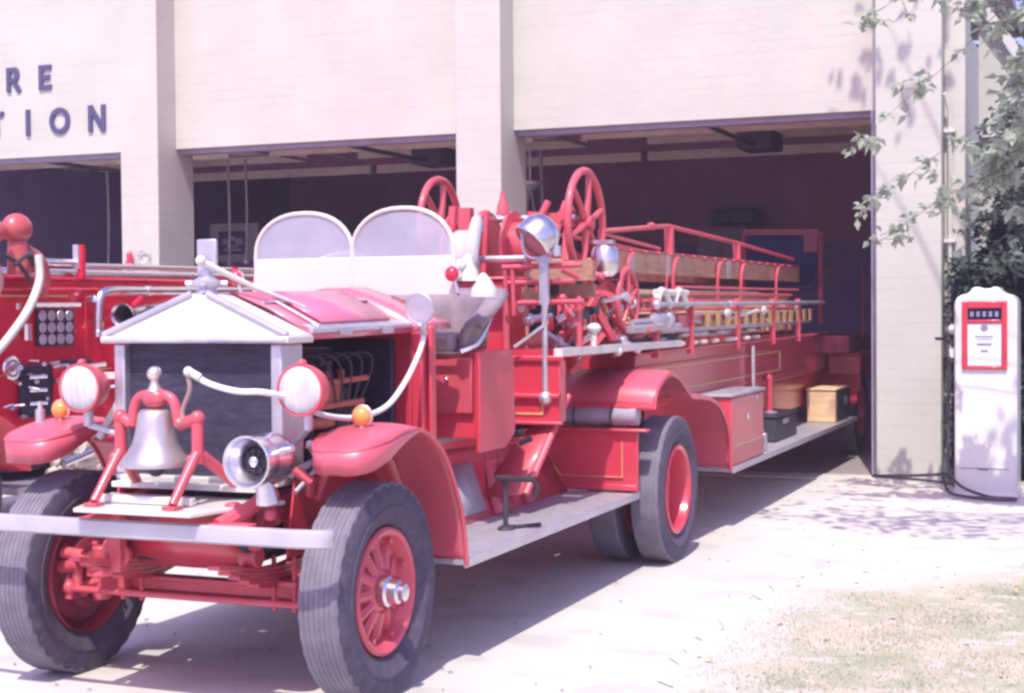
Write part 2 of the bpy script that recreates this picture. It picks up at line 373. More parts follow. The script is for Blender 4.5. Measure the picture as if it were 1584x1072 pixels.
# ================================================================ FIRE STATION
FS = thing('fire_station', (-6, 14.5, 0), 'cream fire station with three open garage bays behind the engines', 'building')
YF, YH, ZH, ZT = 14.30, 14.65, 3.47, 4.76
bays = [(-14.4, -10.58), (-10.08, -6.44), (-5.94, -2.21)]
PX = [(-14.9, -14.4), (-10.58, -10.08), (-6.44, -5.94), (-2.21, -1.62)]
for i, (a, b) in enumerate(PX):
    G().box(a, b, YF, YH+.35, 0, ZT+1.5).build('pilaster', CREAM, FS, bevel=.012)
g = G()
for a, b in bays: g.box(a+.003, b-.003, YH, YH+.3, ZH, ZT+1.4)
g.build('header_wall', CREAM, FS)
g = G()
for a, b in bays: g.box(a+.01, b-.01, YH+.06, YH+.24, ZH-.055, ZH-.003)
g.build('door_head_trim', TRIMG, FS)
g = G()                                                        # lap lines: faint horizontal mortar ridges, real relief
# interior shell
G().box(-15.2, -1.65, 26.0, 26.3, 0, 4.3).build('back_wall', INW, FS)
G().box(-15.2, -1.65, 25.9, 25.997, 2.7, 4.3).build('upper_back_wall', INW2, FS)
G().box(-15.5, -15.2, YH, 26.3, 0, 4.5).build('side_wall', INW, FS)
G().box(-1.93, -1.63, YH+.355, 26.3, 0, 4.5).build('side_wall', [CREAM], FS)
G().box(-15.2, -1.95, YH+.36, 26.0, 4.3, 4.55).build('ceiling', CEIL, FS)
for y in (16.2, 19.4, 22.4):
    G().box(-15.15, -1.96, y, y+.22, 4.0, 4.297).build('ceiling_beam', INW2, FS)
G().box(-15.6, -1.65, YH+.36, 26.5, 6.0, 6.1).build('roof', TRIMG, FS)
for a, b in bays:                                              # raised overhead doors, tracks and openers
    d = G()
    for i in range(4):
        y0 = YH+.42+i*.78; d.box(a+.12, b-.12, y0, y0+.765, ZH+.29, ZH+.34)
        for k in range(4):
            x0 = a+.3+k*(b-a-.5)/4; d.box(x0, x0+(b-a-.5)/4-.12, y0+.12, y0+.64, ZH+.275, ZH+.287)
    dd = d.build('garage_door', TAN, FS, bevel=.004)
    t = G()
    for x in (a+.06, b-.06): t.box(x-.02, x+.02, YH+.36, 18.6, ZH+.22, ZH+.26)
    t.build('door_track', DULL, dd)
    t = G(); t.cyl((a+.2, YH+.40, ZH+.22), (b-.2, YH+.40, ZH+.22), .02, n=8)
    for k in range(7): t.cyl((a+.8+k*.12, YH+.4, ZH+.22), (a+.9+k*.12, YH+.4, ZH+.22), .06, n=10)
    t.build('torsion_spring', BLACK, dd)
    t = G(); t.box(a+.05, b-.05, 16.6, 16.66, ZH+.09, ZH+.25); t.build('front_rail_board', TAN, dd)
    t = G(); t.box(a-.2, b+.2, 20.0, 20.08, ZH+.15, ZH+.27); t.build('rear_rail_board', TAN, dd)
    mx_ = (a+b)/2
    t = G(); t.box(mx_-.2, mx_+.22, 17.4, 18.0, ZH-.02, ZH+.2); t.box(mx_-.03, mx_+.03, YH+.5, 17.4, ZH+.0, ZH+.05); t.build('door_opener', BLACK, dd, bevel=.02)
    t = G(); t.bar((a+.2, 18.7, ZH+.28), (b-.1, 18.7, ZH+.28), .08, .10); t.build('support_beam', TAN, dd)
G().bar((-2.213-.03, YF+.36, 0), (-2.243, YF+.36, ZH), .03, .12).build('door_jamb', TRIMG, FS)
# right hand strip beside the end pilaster and the side wing with its gable
g = G(); g.box(-1.617, -1.43, YF+.18, YH+.35, 0, 6.26); g.build('corner_board', CREAM, FS, bevel=.01)
g = G(); g.tube([(-1.56, YF+.12, .25), (-1.56, YF+.12, 3.4), (-1.60, YF+.05, 3.55)], .02, 10)
for z in (.8, 2.2, 3.2): g.box(-1.61, -1.51, YF+.08, YF+.18, z, z+.03)
g.build('edge_shade_tube', WHITE, FS)  # added pale tube, stands in for a shading edge beside the pillar
GW = G(); GW.prism([(-1.43, 0), (.9, 0), (.9, 1.2), (-1.15, 4.12), (-1.43, 4.55)], 'y', 15.8, 16.0); GW.build('wing_wall', CREAM, FS)
g = G(); g.bar((-1.55, 15.72, 4.80), (1.0, 15.72, 1.05), .09, .07, up=(0, 1, 0)); g.build('gable_rafter', WHITE, FS)
g = G(); g.box(-1.43, .9, 15.74, 15.797, 3.28, 3.36); g.build('belt_board', WHITE, FS)
g = G(); g.box(-15.3, -1.2, YF-.003, YH, -.05, .02); g.box(-2.3, -1.2, YF-.06, YH+.5, .0, .012)
g.build('threshold', DRIVE, FS)
# alarm box and conduit drawn on the pilaster
bx = thing('wall_alarm_bell', (-10.44, YF, 2.15), 'small red alarm light on a pipe on the cream pilaster behind the left engine', 'alarm')
g = G(); g.lathe((-10.44, YF-.05, 2.17), (0,0,1), [(0,.05),(.02,.05),(.02,.035),(.10,.035),(.13,.02),(.14,.002)], 14); g.build('red_lamp', PUMPR, bx)
g = G(); g.box(-10.5, -10.38, YF-.1, YF-.003, 2.14, 2.168); g.tube([(-10.4, YF-.03, 2.14), (-10.36, YF-.03, 1.9), (-10.36, YF-.03, 1.2)], .012, 8); g.torus((-10.26, YF-.03, 2.24), (0,1,0), .075, .008); g.build('bracket', DULL, bx)

# letters as strokes
SG = thing('wall_sign', (-11.6, YH, 4.1), 'slate blue separate letters reading FIRE STATION on the wall above the left bay', 'sign')
def letter(ch, cx, z0, h, wd=.20, t=.058):
    g = G(); y1, y0 = YH-.003, YH-.025; x0, x1 = cx-wd/2, cx+wd/2; z1 = z0+h
    def st(xa, za, xb, zb):
        d = Vector((xb-xa, 0, zb-za)); n = Vector((-d.z, 0, d.x)).normalized()*t/2
        a, b = V(xa,0,za), V(xb,0,zb)
        g.prism([((a+n).x,(a+n).z),((b+n).x,(b+n).z),((b-n).x,(b-n).z),((a-n).x,(a-n).z)], 'y', y0+g.k*.0012, y1-.0); g.k += 1
    g.k = 0; H_ = t/2
    if ch in 'FER' or ch == 'I' or ch == 'N': 
        st(x0+H_ if ch != 'I' else cx, z0, x0+H_ if ch != 'I' else cx, z1)
    if ch in 'FE': st(x0+t, z1-H_, x1-.02, z1-H_); st(x0+t, (z0+z1)/2, x1-.04, (z0+z1)/2)
    if ch == 'E': st(x0+t, z0+H_, x1-.02, z0+H_)
    if ch == 'N': st(x1-H_, z0, x1-H_, z1); st(x0+H_, z1-.01, x1-H_, z0+.01)
    if ch == 'T': st(cx, z0, cx, z1-t); st(x0, z1-H_, x1, z1-H_)
    if ch == 'A': st(x0+.01, z0, cx, z1); st(x1-.01, z0, cx, z1); st(x0+.06, z0+h*.3, x1-.06, z0+h*.3)
    def arc(c, cz, rx, rz, a0, a1, n=16):
        P = [(c+rx*math.cos(a0+(a1-a0)*i/n), cz+rz*math.sin(a0+(a1-a0)*i/n)) for i in range(n+1)]
        Q = [(c+(rx-t)*math.cos(a0+(a1-a0)*i/n), cz+(rz-t)*math.sin(a0+(a1-a0)*i/n)) for i in range(n+1)]
        for i in range(n): g.prism([P[i], P[i+1], Q[i+1], Q[i]], 'y', y0+.0005, y1)
    if ch == 'O': arc(cx, (z0+z1)/2, .145, h/2, 0, 2*math.pi, 28)
    if ch == 'R':
        st(x0+t, z1-H_, x0+.11, z1-H_); st(x0+t, z0+h*.48, x0+.11, z0+h*.48); arc(x0+.11, z0+h*.70+.006, .075, h*.30, -math.pi/2, math.pi/2); st(x0+.10, z0+h*.46, x1-.01, z0)
    if ch == 'S':
        arc(cx, z1-h*.27, .09, h*.27, .3, 1.5*math.pi); arc(cx, z0+h*.27, .09, h*.27, -math.pi*.8, math.pi/2)
    g.build('letter', SIGNM, SG, smooth=0)
for ch, x in zip('FIRE', (-13.25, -12.83, -12.345, -11.87)): letter(ch, x, 4.25, .29)
for ch, x in zip('STATION', (-14.05, -13.6, -13.15, -12.60, -12.14, -11.68, -11.15)): letter(ch, x, 3.72, .31, wd=.24 if ch == 'N' else .2)

# interior things
PO = thing('poster', (-16.9+1.66, 25.8, 2.9), 'framed dark poster with a light emblem on the back wall of the middle bay', 'poster')
PO.location = (-15.0, 25.86, 2.9)
# poster hangs on a partition in the middle bay
PA = G(); PA.box(-13.9, -9.2, 21.5, 21.65, 0, 2.6); PA.build('partition', INW, FS)
PO.location = (-13.6, 21.46, 2.8)
g = G(); g.box(-14.10, -13.18, 21.42, 21.47, 2.42, 3.05); g.build('frame', PAPER, PO, bevel=.01)
g = G(); g.box(-13.92, -13.38, 21.405, 21.418, 2.54, 2.92); g.build('print', PRINT, PO)
g = G(); g.lathe((-13.65, 21.40, 2.80), (0,1,0), [(0,.045),(.004,.045)], 16); g.box(-13.82,-13.48,21.398,21.403,2.60,2.635); g.box(-13.76,-13.54,21.398,21.403,2.66,2.69)
g.box(-13.84,-13.70,21.398,21.403,2.70,2.80); g.box(-13.60,-13.46,21.398,21.403,2.70,2.80)
g.build('emblem', PAPER, PO)
def rope_set(x, y, z0, z1, lab):
    t = thing('hanging_cord', (x, y, z0), lab, 'cord', 'door cords hanging in the bays')
    g = G(); g.tube(spline([(x, y, z1), (x+.02, y, (z0+z1)/2), (x, y, z0)], 4), .018, 6); g.build('rope', CANVAS, t)
    g = G(); g.lathe((x, y, z0-.06), (0,0,1), [(0,.03),(.03,.05),(.06,.03)], 10); g.build('handle', DULL, t)
for (x, y, a, b, l) in [(-10.9,17.0,2.1,3.6,'thin grey pull cord hanging at the left of the middle bay'),(-10.7,17.1,2.3,3.6,'grey pull cord just right of another in the middle bay'),
                        (-12.8,17,2.2,3.6,'grey pull cord hanging inside the left bay'),(-6.75,17.0,2.0,3.5,'long pull cord near the pillar in the right bay'),(-6.55,17,2.3,3.5,'pull cord second from the pillar in the right bay')]:
    rope_set(x, y, a, b, l)
t = thing('hoist_pulley', (-6.2, 16.4, 2.9), 'pale hose hoist pulley hanging beside the inner pillar of the right bay', 'pulley')
g = G(); g.lathe((-6.45, 16.4, 2.98), (0,0,1), [(0,.02),(.04,.10),(.07,.16),(.10,.16),(.12,.03)], 18); g.tube([(-6.45,16.4,3.1),(-6.45,16.4,3.5)], .012, 6); g.build('pulley_cup', DULL, t)
g = G(); g.tube([(-6.46,16.4,2.98),(-6.6,16.4,2.2)], .012, 6); g.tube([(-6.44,16.4,2.98),(-6.3,16.4,2.2)], .012, 6); g.tube([(-6.75,16.4,2.55),(-6.15,16.4,2.55)], .02, 6); g.build('rope', CANVAS, t)
t = thing('ceiling_lamp', (-11.0, 17.5, 3.3), 'small lit bare bulb under the raised door of the left bay', 'lamp')
G().ball((-12.2, 16.6, 3.35), .05, 12).build('bulb', BULB, t)
g = G(); g.cyl((-12.2, 16.6, 3.39), (-12.2, 16.6, 3.5), .025, n=10); g.build('socket', BLACK, t)
t = thing('wall_cabinet', (-5.4, 25.7, 1.7), 'dark blue cabinet hanging on the back wall of the right bay', 'cabinet')
g = G(); g.box(-6.75, -5.95, 25.4, 25.88, 3.02, 3.26); g.build('case', mat('navy_cabinet', (.03,.035,.10), .5), t, bevel=.02)
g = G(); g.box(-6.72, -6.37, 25.38, 25.397, 3.05, 3.23); g.box(-6.33, -5.98, 25.38, 25.397, 3.05, 3.23); g.build('door', mat('navy_door', (.045,.05,.13), .45), t)
t = thing('locker', (-6.2, 25.4, 0), 'pale grey locker standing at the back of the right bay', 'locker')
g = G(); g.box(-6.85, -6.0, 25.1, 25.86, .01, 2.95); g.build('case', INW2, t, bevel=.01)
g = G(); g.box(-6.81, -6.45, 25.08, 25.097, .08, 2.9); g.box(-6.40, -6.04, 25.08, 25.097, .08, 2.9); g.build('door', mat('locker_door', (.3,.27,.33), .5), t)
#@@TRUCK
# ================================================================ LADDER TRUCK (tractor)
TR = thing('ladder_truck', (-3.74, 5.70, 0), 'vintage red open-cab ladder truck with a brass bell on its front, nearest the camera', 'fire truck')
XC = -3.74
def mx(x): return 2*XC - x
def tyre(xc, yc, z, R_, W, side, front):
    """tyre + rim centred xc; side=+1 outer face to +X"""
    n = 108; hw = W/2; g = G(); rows = []
    prof = [(-.62, .60), (-.86, .66), (-.99, .755), (-1.03, .765), (-1.035, .785), (-1.0, .795), (-1.02, .85), (-.96, .93), (-.86, .975)]
    ribs = []
    k = 7
    for i in range(k):
        a = -.80+1.6*i/k; b = a+1.6/k
        ribs += [(a+.02, .996), (b-.05, .996), (b-.04, .990), (b-.0, .990)]
    full = prof + [(-.84, .992)] + ribs + [(.84, .992)] + [(-p[0], p[1]) for p in reversed(prof)]
    vs = []
    for j, (u, q) in enumerate(full):
        for i in range(n):
            a = 2*math.pi*i/n; rq = q; uu_ = u
            if .86 <= abs(u) < 1.0 and q > .9 or abs(abs(u)-.84) < .001:
                ph = i % 3
                rq = q*(.975 if ph == 0 else 1.004) if abs(u) > .85 else q*(.985 if ph == 0 else 1)
            elif q < .997 and q > .99: rq = q + (.0025 if i % 2 else -.0015)
            vs.append((xc+uu_*hw, yc+math.cos(a)*rq*R_, z+math.sin(a)*rq*R_))
    fs = []; m = []
    for j in range(len(full)-1):
        for i in range(n):
            fs.append((j*n+i, j*n+(i+1) % n, (j+1)*n+(i+1) % n, (j+1)*n+i)); m.append(1 if 8 <= j < len(full)-9 else 0)
    g.v = [Vector(q) for q in vs]; g.f = fs; g.m = m
    return g
def wheel(xc, yc, side, front, R_=.46, W=.205):
    ax = (side, 0, 0); fz = R_; o = (xc, yc, fz)
    g = G(); rim = .268 if not front else .245
    if front:
        g.lathe(o, ax, [(-.09, rim+.03), (.075, rim+.025), (.085, rim+.012), (.078, rim-.006), (.05, rim-.018), (.02, rim-.03), (.00, .17), (.02, .12), (.05, .085), (.055, .06), (.056, 0)], 40, cap=False)
        for k in range(12):
            a = 2*math.pi*k/12; c = V(xc+side*.012, yc+math.cos(a)*.20, fz+math.sin(a)*.20); e = V(xc+side*.045, yc+math.cos(a)*.09, fz+math.sin(a)*.09)
            g.tube([c, e], [.026, .02], 6)
        for k in range(8):
            a = 2*math.pi*(k+.5)/8; c = V(xc+side*.03, yc+math.cos(a)*.215, fz+math.sin(a)*.215); g.cyl(c, c+V(side*.03,0,0), .013, n=8)
    else:
        g.lathe(o, ax, [(-.09, rim+.03), (.09, rim+.02), (.098, rim+.005), (.085, rim-.012), (.06, rim-.018), (-.03, rim-.03), (-.07, .16), (-.08, .10), (-.02, .09), (-.015, .03), (-.014, 0)], 40, cap=False)
        for k in range(8):
            a = 2*math.pi*k/8; c = V(xc-side*.075, yc+math.cos(a)*.15, fz+math.sin(a)*.15); g.cyl(c, c+V(side*.02,0,0), .014, n=8)
    wo = g.build('wheel', REDT if front else RED, TR, smooth=30)
    tyre(xc, yc, fz, R_, W, side, front).build('tyre', [RUBBER, TREAD], wo, smooth=32)
    if front:
        g = G(); g.lathe(o, ax, [(.03,.07),(.09,.066),(.10,.055),(.135,.05),(.145,.038),(.165,.036),(.172,.02)], 6 if 0 else 24); g.build('hub_cap', CHROME, wo)
    return wo
wheel(-2.98, 5.70, 1, True); wheel(mx(-2.98), 5.70, -1, True)
wheel(-2.80, 9.45, 1, False, .47); wheel(-3.08, 9.45, 1, False, .47)
wheel(mx(-2.80), 9.45, -1, False, .47); wheel(mx(-3.08), 9.45, -1, False, .47)
for s_ in (1, -1):
    xi = -2.98 if s_ == 1 else mx(-2.98); g = G()
    g.lathe((xi, 5.70, .46), (-s_, 0, 0), [(.02,.24),(.04,.225),(.045,.17),(.09,.165),(.10,.15),(.105,.10),(.13,.09),(.14,.05)], 36); q = g.build('brake_drum', mat('dark_maroon', (.20,.02,.05), .6, var=.3, vscale=9), TR)  # dark red-brown drum, tone varied by noise
    g = G(); [g.cyl((xi-s_*.10, 5.70+math.cos(a*.785)*.125, .46+math.sin(a*.785)*.125), (xi-s_*.125, 5.70+math.cos(a*.785)*.125, .46+math.sin(a*.785)*.125), .012, n=8) for a in range(8)]; g.build('drum_bolts', REDT, q)
# axle
g = G(); zb, zt = .385, .465
g.box(-4.52, -2.96+.0, 5.665, 5.735, zt-.018, zt); g.box(-4.52, -2.96, 5.665, 5.735, zb-.01, zb+.01); g.box(-4.52, -2.96, 5.69, 5.71, zb+.01, zt-.018)
for s in (1, -1):
    X = lambda x: x if s == 1 else mx(x)
    g.cyl((X(-3.14), 5.68, .34), (X(-3.14), 5.68, .58), .042, n=14); g.box(min(X(-3.30),X(-3.16)), max(X(-3.30),X(-3.16)), 5.64, 5.76, .40, .50)
    for x in (-3.30, -3.40): g.tube([(X(x), 5.62, .36), (X(x), 5.62, .60)], .012, 6); g.tube([(X(x), 5.78, .36), (X(x), 5.78, .60)], .012, 6)
    g.box(min(X(-3.42),X(-3.28)), max(X(-3.42),X(-3.28)), 5.60, 5.80, .466, .492)
g.build('front_axle', REDT, TR, bevel=.006)
g = G(); g.tube([(-4.42, 5.55, .405), (-3.10, 5.55, .405)], .015, 8); g.tube([(-4.42, 5.55, .405), (-4.32, 5.68, .43)], .02, 8); g.tube([(-3.10, 5.55, .405), (-3.14, 5.68, .43)], .02, 8)
for x in (-4.42, -3.10): g.ball((x, 5.55, .41), .034, 12); g.cyl((x, 5.55, .36), (x, 5.55, .45), .02, n=10)
g.build('tie_rod', REDT, TR)
g = G()                                                        # right steering knuckle cluster
g.tube(spline([(-4.50,5.60,.60),(-4.36,5.52,.56),(-4.20,5.50,.53)], 4), .018, 8); g.cyl((-4.47,5.55,.50),(-4.36,5.55,.52), .034, n=12); g.cyl((-4.44,5.56,.40),(-4.44,5.56,.52), .022, n=10); g.cyl((-4.38,5.56,.40),(-4.38,5.56,.5), .024, n=10)
g.tube([(-4.34,5.55,.56),(-4.44,5.53,.57)], .026, 10); g.box(-4.30,-4.21,5.52,5.60,.47,.535); g.tube([(-4.24,5.5,.48),(-4.15,5.5,.50)], .015, 8)
g.build('steering_knuckle', REDT, TR, bevel=.004)
# chassis rails, horns, springs
g = G()
for s in (1, -1):
    X = (lambda x: x) if s == 1 else mx
    a = [(X(-3.40), 10.2, .70), (X(-3.40), 6.3, .72), (X(-3.40), 5.75, .76)]
    for p, q in zip(a, a[1:]): g.bar(p, q, .06, .15)
g.build('chassis_rail', RED, TR, bevel=.006)
for s in (1, -1):
    X = (lambda x: x) if s == 1 else mx
    g = G(); P = spline([(X(-3.40), 6.1, .74), (X(-3.40), 5.8, .80), (X(-3.40), 5.56, .77), (X(-3.40), 5.44, .66)], 5)
    rows = []
    for i, p in enumerate(P):
        h = .15-.07*i/(len(P)-1); rows.append([p+V(-.032,0,h/2), p+V(.032,0,h/2), p+V(.032,0,-h/2), p+V(-.032,0,-h/2), p+V(-.032,0,h/2)])
    g.grid(rows); g.cyl((X(-3.40)-.04, 5.44, .62), (X(-3.40)+.04, 5.44, .62), .045, n=20)
    g.box(X(-3.40)-.03+(.05 if s < 0 else 0), X(-3.40)+.03+(.05 if s < 0 else 0), 5.36, 5.41, .53 if s < 0 else .70, .825)
    g.build('frame_horn', REDT, TR, bevel=.005)
    g = G()
    for k in range(5):
        L = 1-k*.14; pts = [(X(-3.40), 5.68-.52*L, .575-.022*k+.04*(L**2)), (X(-3.40), 5.68, .545-.02*k), (X(-3.40), 5.68+.5*L, .575-.022*k+.05*(L**2))]
        PS = spline(pts, 5)
        for p, q in zip(PS, PS[1:]): g.bar(p, q, .055, .016)
    g.build('leaf_spring', REDT, TR)
# towing eye rolls on the bumper line
g = G(); g.torus((-4.03, 5.40, .60), (0,1,0), .040, .014, 24, 10); g.cyl((-4.03,5.40,.60), (-4.03,5.45,.60), .03, n=14); g.build('tow_ring', REDT, TR)
# front apron between rails and cross member
g = G(); rows = []
for z, y in ((.80, 5.50), (.74, 5.46), (.64, 5.46), (.545, 5.54)):
    rows.append([V(-4.03, y+.0, z), V(-3.74, y-.02, z), V(-3.42, y, z)])
g.grid(rows); g.build('front_apron', RED, TR, solid=.01)
g = G(); g.prism([(5.55,.60),(6.4,.60),(6.4,.92),(5.62,.92)], 'x', -3.30, -3.29); g.prism([(5.55,.60),(6.4,.60),(6.4,.92),(5.62,.92)], 'x', mx(-3.29), mx(-3.30)); g.build('side_apron', RED, TR)
g = G(); g.box(-4.02,-3.46,5.5,6.6,.56,.62); g.box(-3.9,-3.6,5.75,6.5,.52,.95); g.build('oil_pan', ENGINE, TR, bevel=.02)
# bumper
g = G(); P = [(-4.84,5.20),(-4.74,5.13),(-4.5,5.085),(-3.74,5.07),(-3.0,5.085),(-2.86,5.12),(-2.785,5.20)]
P = [(-4.84,5.14),(-4.5,5.11),(-3.74,5.10),(-3.0,5.10),(-2.90,5.115),(-2.845,5.15)]
PB = [V(a,b,0) for a,b in P]; rows = []
for p in PB: rows.append([p+V(0,0,.730), p+V(0,-.010,.737), p+V(0,-.012,.763), p+V(0,-.010,.788), p+V(0,0,.795)])
g.grid(rows); b_ = g.build('bumper', mat('bumper_aluminium', (.52,.50,.55), .45, metal=.35, var=.1, vscale=4), TR, solid=.014)
g = G()
for x in (-4.07, -3.40):
    g.bar((x, 5.10, .765), (x, 5.42, .77), .045, .04)
g.tube(spline([(-3.37,5.15,.79),(-3.33,5.27,.83),(-3.27,5.42,.90)],4), .032, 8); g.ball((-3.22,5.30,.82), .026, 12); g.ball((-3.38,5.28,.85), (.04,.03,.02), 12); g.box(-3.44,-3.22,5.13,5.2,.785,.80)
g.build('bumper_bracket', REDT, TR, bevel=.006)
g = G(); g.ball((-3.40,5.42,.675), (.05,.04,.04), 16); g.build('air_horn', ENGINE, TR)
g = G(); g.cyl((-3.36,5.40,.68),(-3.33,5.37,.69), .032, n=12); g.box(-3.46,-3.36,5.38,5.42,.70,.72); g.build('horn_cap', REDT, TR)
# white platform under the bell
g = G(); g.prism([(-3.98,5.03),(-3.42,5.03),(-3.28,5.52),(-4.16,5.52)], 'z', .832, .850); g.build('front_platform', WHITE, TR, bevel=.004)
g = G(); g.box(-4.10,-3.34,5.44,5.50,.885,.91); g.box(-4.12,-3.32,5.53,5.58,.90,.93); g.box(-3.99,-3.53,5.20,5.235,.853,.885); g.build('platform_rail', WHITE, TR, bevel=.004)
# bell and yoke
bc = (-3.745, 5.27); BZ = 1.005
g = G(); o = (bc[0], bc[1], BZ)
g.lathe(o, (0,0,1), [(0,.126),(.0,.148),(.012,.150),(.03,.139),(.055,.118),(.09,.098),(.13,.085),(.18,.076),(.215,.071),(.232,.060),(.236,.03),(.236,.0)], 40)
g.lathe((o[0],o[1],o[2]+.002), (0,0,1), [(0,.117),(.06,.10),(.2,.06),(.21,.0)], 32, cap=False)
BL = g.build('bell', BELL, TR, smooth=50)
g = G(); g.ball((bc[0],bc[1],BZ-.02), (.034,.034,.026), 14); g.cyl((bc[0],bc[1],BZ), (bc[0],bc[1],BZ+.2), .008, n=6); g.build('clapper', BLACK, BL)
g = G(); g.tube(spline([(bc[0]-.115,5.27,1.17),(bc[0]-.10,5.27,1.25),(bc[0]-.07,5.27,1.29),(bc[0],5.27,1.30),(bc[0]+.07,5.27,1.29),(bc[0]+.10,5.27,1.25),(bc[0]+.115,5.27,1.17)], 5), .022, 12)
g.ball((bc[0],5.27,1.285), (.06,.045,.045), 16)
g.tube([(bc[0]-.115,5.27,1.175),(bc[0]-.175,5.27,1.205)], .025, 10); g.tube([(bc[0]+.115,5.27,1.175),(bc[0]+.205,5.27,1.205)], .025, 10)
for s in (-1, 1):
    x = bc[0]+(.205 if s > 0 else -.175)
    g.cyl((x,5.27,1.215),(x,5.27,1.02), .025, n=14); g.ball((x,5.27,1.205), .032, 14)
    g.tube([(x,5.26,1.06),(x-.01,5.10,.87)], [.022,.018], 10); g.tube([(x,5.28,1.06),(x+.07*s,5.48,.90)], [.026,.022], 10)
    g.ball((x-.01,5.235,1.04), .02, 10); g.box(x-.04,x+.02,5.07,5.13,.852,.866)
g.build('bell_yoke', REDT, TR, smooth=50)
g = G(); g.lathe((bc[0],5.27,1.315), (0,0,1), [(0,.034),(.02,.024),(.035,.018),(.045,.018)], 16); g.ball((bc[0],5.27,1.385), .032, 16)
g.tube([(bc[0]+.10,5.265,1.20),(bc[0]+.15,5.25,1.19)], [.006,.02], 10); g.build('bell_finial', BRASS, TR)
# siren
SC = V(-3.235, 5.16, 1.045); g = G()
g.lathe(SC, (0,1,0), [(0,.09),(-.014,.098),(-.014,.106),(.02,.108),(.06,.100),(.10,.098),(.15,.108),(.19,.104),(.23,.08),(.25,.03)], 32, cap=False)
g.lathe(SC, (0,1,0), [(0,.088),(.03,.07),(.07,.052)], 32, cap=False)
g.tube([SC+V(.09,.12,.04), SC+V(.135,.12,.05)], .016, 10); g.tube([SC+V(.0,.12,-.08), SC+V(.0,.14,-.175)], [.03,.05], 12)
so = g.build('siren', CHROME, TR, smooth=50)
g = G(); g.lathe(SC, (0,1,0), [(.072,.05),(.06,.05),(.06,.0)], 24, cap=False)
for k in range(8):
    a = k*math.pi/4; g.bar(SC+V(math.cos(a)*.02,.055,math.sin(a)*.02), SC+V(math.cos(a)*.05,.055,math.sin(a)*.05), .012, .004)
g.build('siren_grille', BLACK, so)
G().ball(SC+V(0,.045,0), (.022,.018,.022), 14).build('siren_hub', CHROME, so)
# radiator
g = G()
g.box(-4.165,-4.11,5.56,5.74,.93,1.50); g.box(-3.37,-3.315,5.56,5.74,.93,1.50); g.box(-4.165,-3.315,5.56,5.70,.90,.928)
rb = g.build('radiator_shell', DULL, TR, bevel=.008)
g = G(); g.box(-4.11,-3.37,5.60,5.69,.93,1.50); g.build('radiator_core', RADCORE, rb)
g = G(); rows = []
def hoodprof(y, k=1, dz=0):
    return [V(XC-.455*k, y, 1.515+dz), V(XC-.45*k, y, 1.545+dz), V(XC-.24*k, y, 1.655+dz), V(XC-.07*k, y, 1.72+dz), V(XC+.07*k, y, 1.72+dz), V(XC+.24*k, y, 1.655+dz), V(XC+.45*k, y, 1.545+dz), V(XC+.455*k, y, 1.515+dz)]
# pediment cap: eave slab + sloping front face + top
g.box(-4.215,-3.265,5.53,5.75,1.503,1.535)
F_ = [(-4.205,5.545,1.537),(-3.275,5.545,1.537),(-3.70,5.60,1.715),(-3.78,5.60,1.715)]
B_ = [(-4.205,5.75,1.537),(-3.275,5.75,1.537),(-3.70,5.75,1.725),(-3.78,5.75,1.725)]
g.add(F_+B_, [(0,1,2,3),(4,7,6,5),(0,3,7,4),(1,5,6,2),(3,2,6,7)])
pc = g.build('radiator_cap_tank', WHITE, rb, bevel=.006)
g = G()
for a, b in ((F_[0],F_[3]),(F_[1],F_[2])): g.tube([V(*a)+V(0,-.004,.004), V(*b)+V(0,-.004,.004)], .014, 8)
g.tube([V(*F_[0])+V(0,-.012,-.02), V(*F_[1])+V(0,-.012,-.02)], .014, 8); g.build('tank_bead', DULL, rb)
g = G(); g.lathe((-3.745,5.66,1.72), (0,0,1), [(0,.05),(.02,.04),(.035,.065),(.05,.068),(.062,.045),(.075,.03),(.10,.028)], 24)
for k in range(4): a = k*math.pi/2+.4; g.tube([(-3.745,5.66,1.762),(-3.745+.09*math.cos(a),5.66+.09*math.sin(a),1.762)], .014, 8)
g.build('filler_cap', DULL, rb)
g = G(); g.box(-3.79,-3.692,5.652,5.672,1.81,1.955); g.build('motometer', DULL, rb, bevel=.006)
g = G(); g.tube([(-3.73,5.62,1.85),(-3.58,5.80,1.74),(-3.44,5.98,1.655)], [.016,.012,.007], 10); g.ball((-3.74,5.61,1.86), .024, 12); g.build('handrail', WHITE, rb)
# hood
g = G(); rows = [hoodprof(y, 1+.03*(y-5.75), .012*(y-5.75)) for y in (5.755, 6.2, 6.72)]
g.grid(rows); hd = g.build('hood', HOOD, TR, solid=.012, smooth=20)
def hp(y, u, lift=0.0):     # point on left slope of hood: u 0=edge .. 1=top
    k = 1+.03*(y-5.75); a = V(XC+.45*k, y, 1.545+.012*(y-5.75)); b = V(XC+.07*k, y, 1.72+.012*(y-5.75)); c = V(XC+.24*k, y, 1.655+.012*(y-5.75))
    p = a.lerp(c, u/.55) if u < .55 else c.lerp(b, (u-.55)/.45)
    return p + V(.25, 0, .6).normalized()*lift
g = G(); g.grid([[hp(y, u, .018) for u in (.12, .4, .55, .78)] for y in (5.93, 6.3, 6.58)]); g.build('hood_panel', mat('hood_panel_glare_red', (.62,.16,.26), .4, coat=.7, var=.03, vscale=.8), hd, solid=.01)  # pinker red, with the sun glare on the panel painted in
g = G()
g.tube([hp(5.76,0,.008), hp(6.72,0,.008)], .012, 8); g.tube([hp(5.76,.62,.012), hp(6.72,.62,.012)], .007, 8); g.tube([hp(5.85,.04,.02), hp(5.85,.6,.02)], .007, 8)
g.grid([[hp(y,u,.010) for u in (0.0,.13)] for y in (5.76,6.72)])
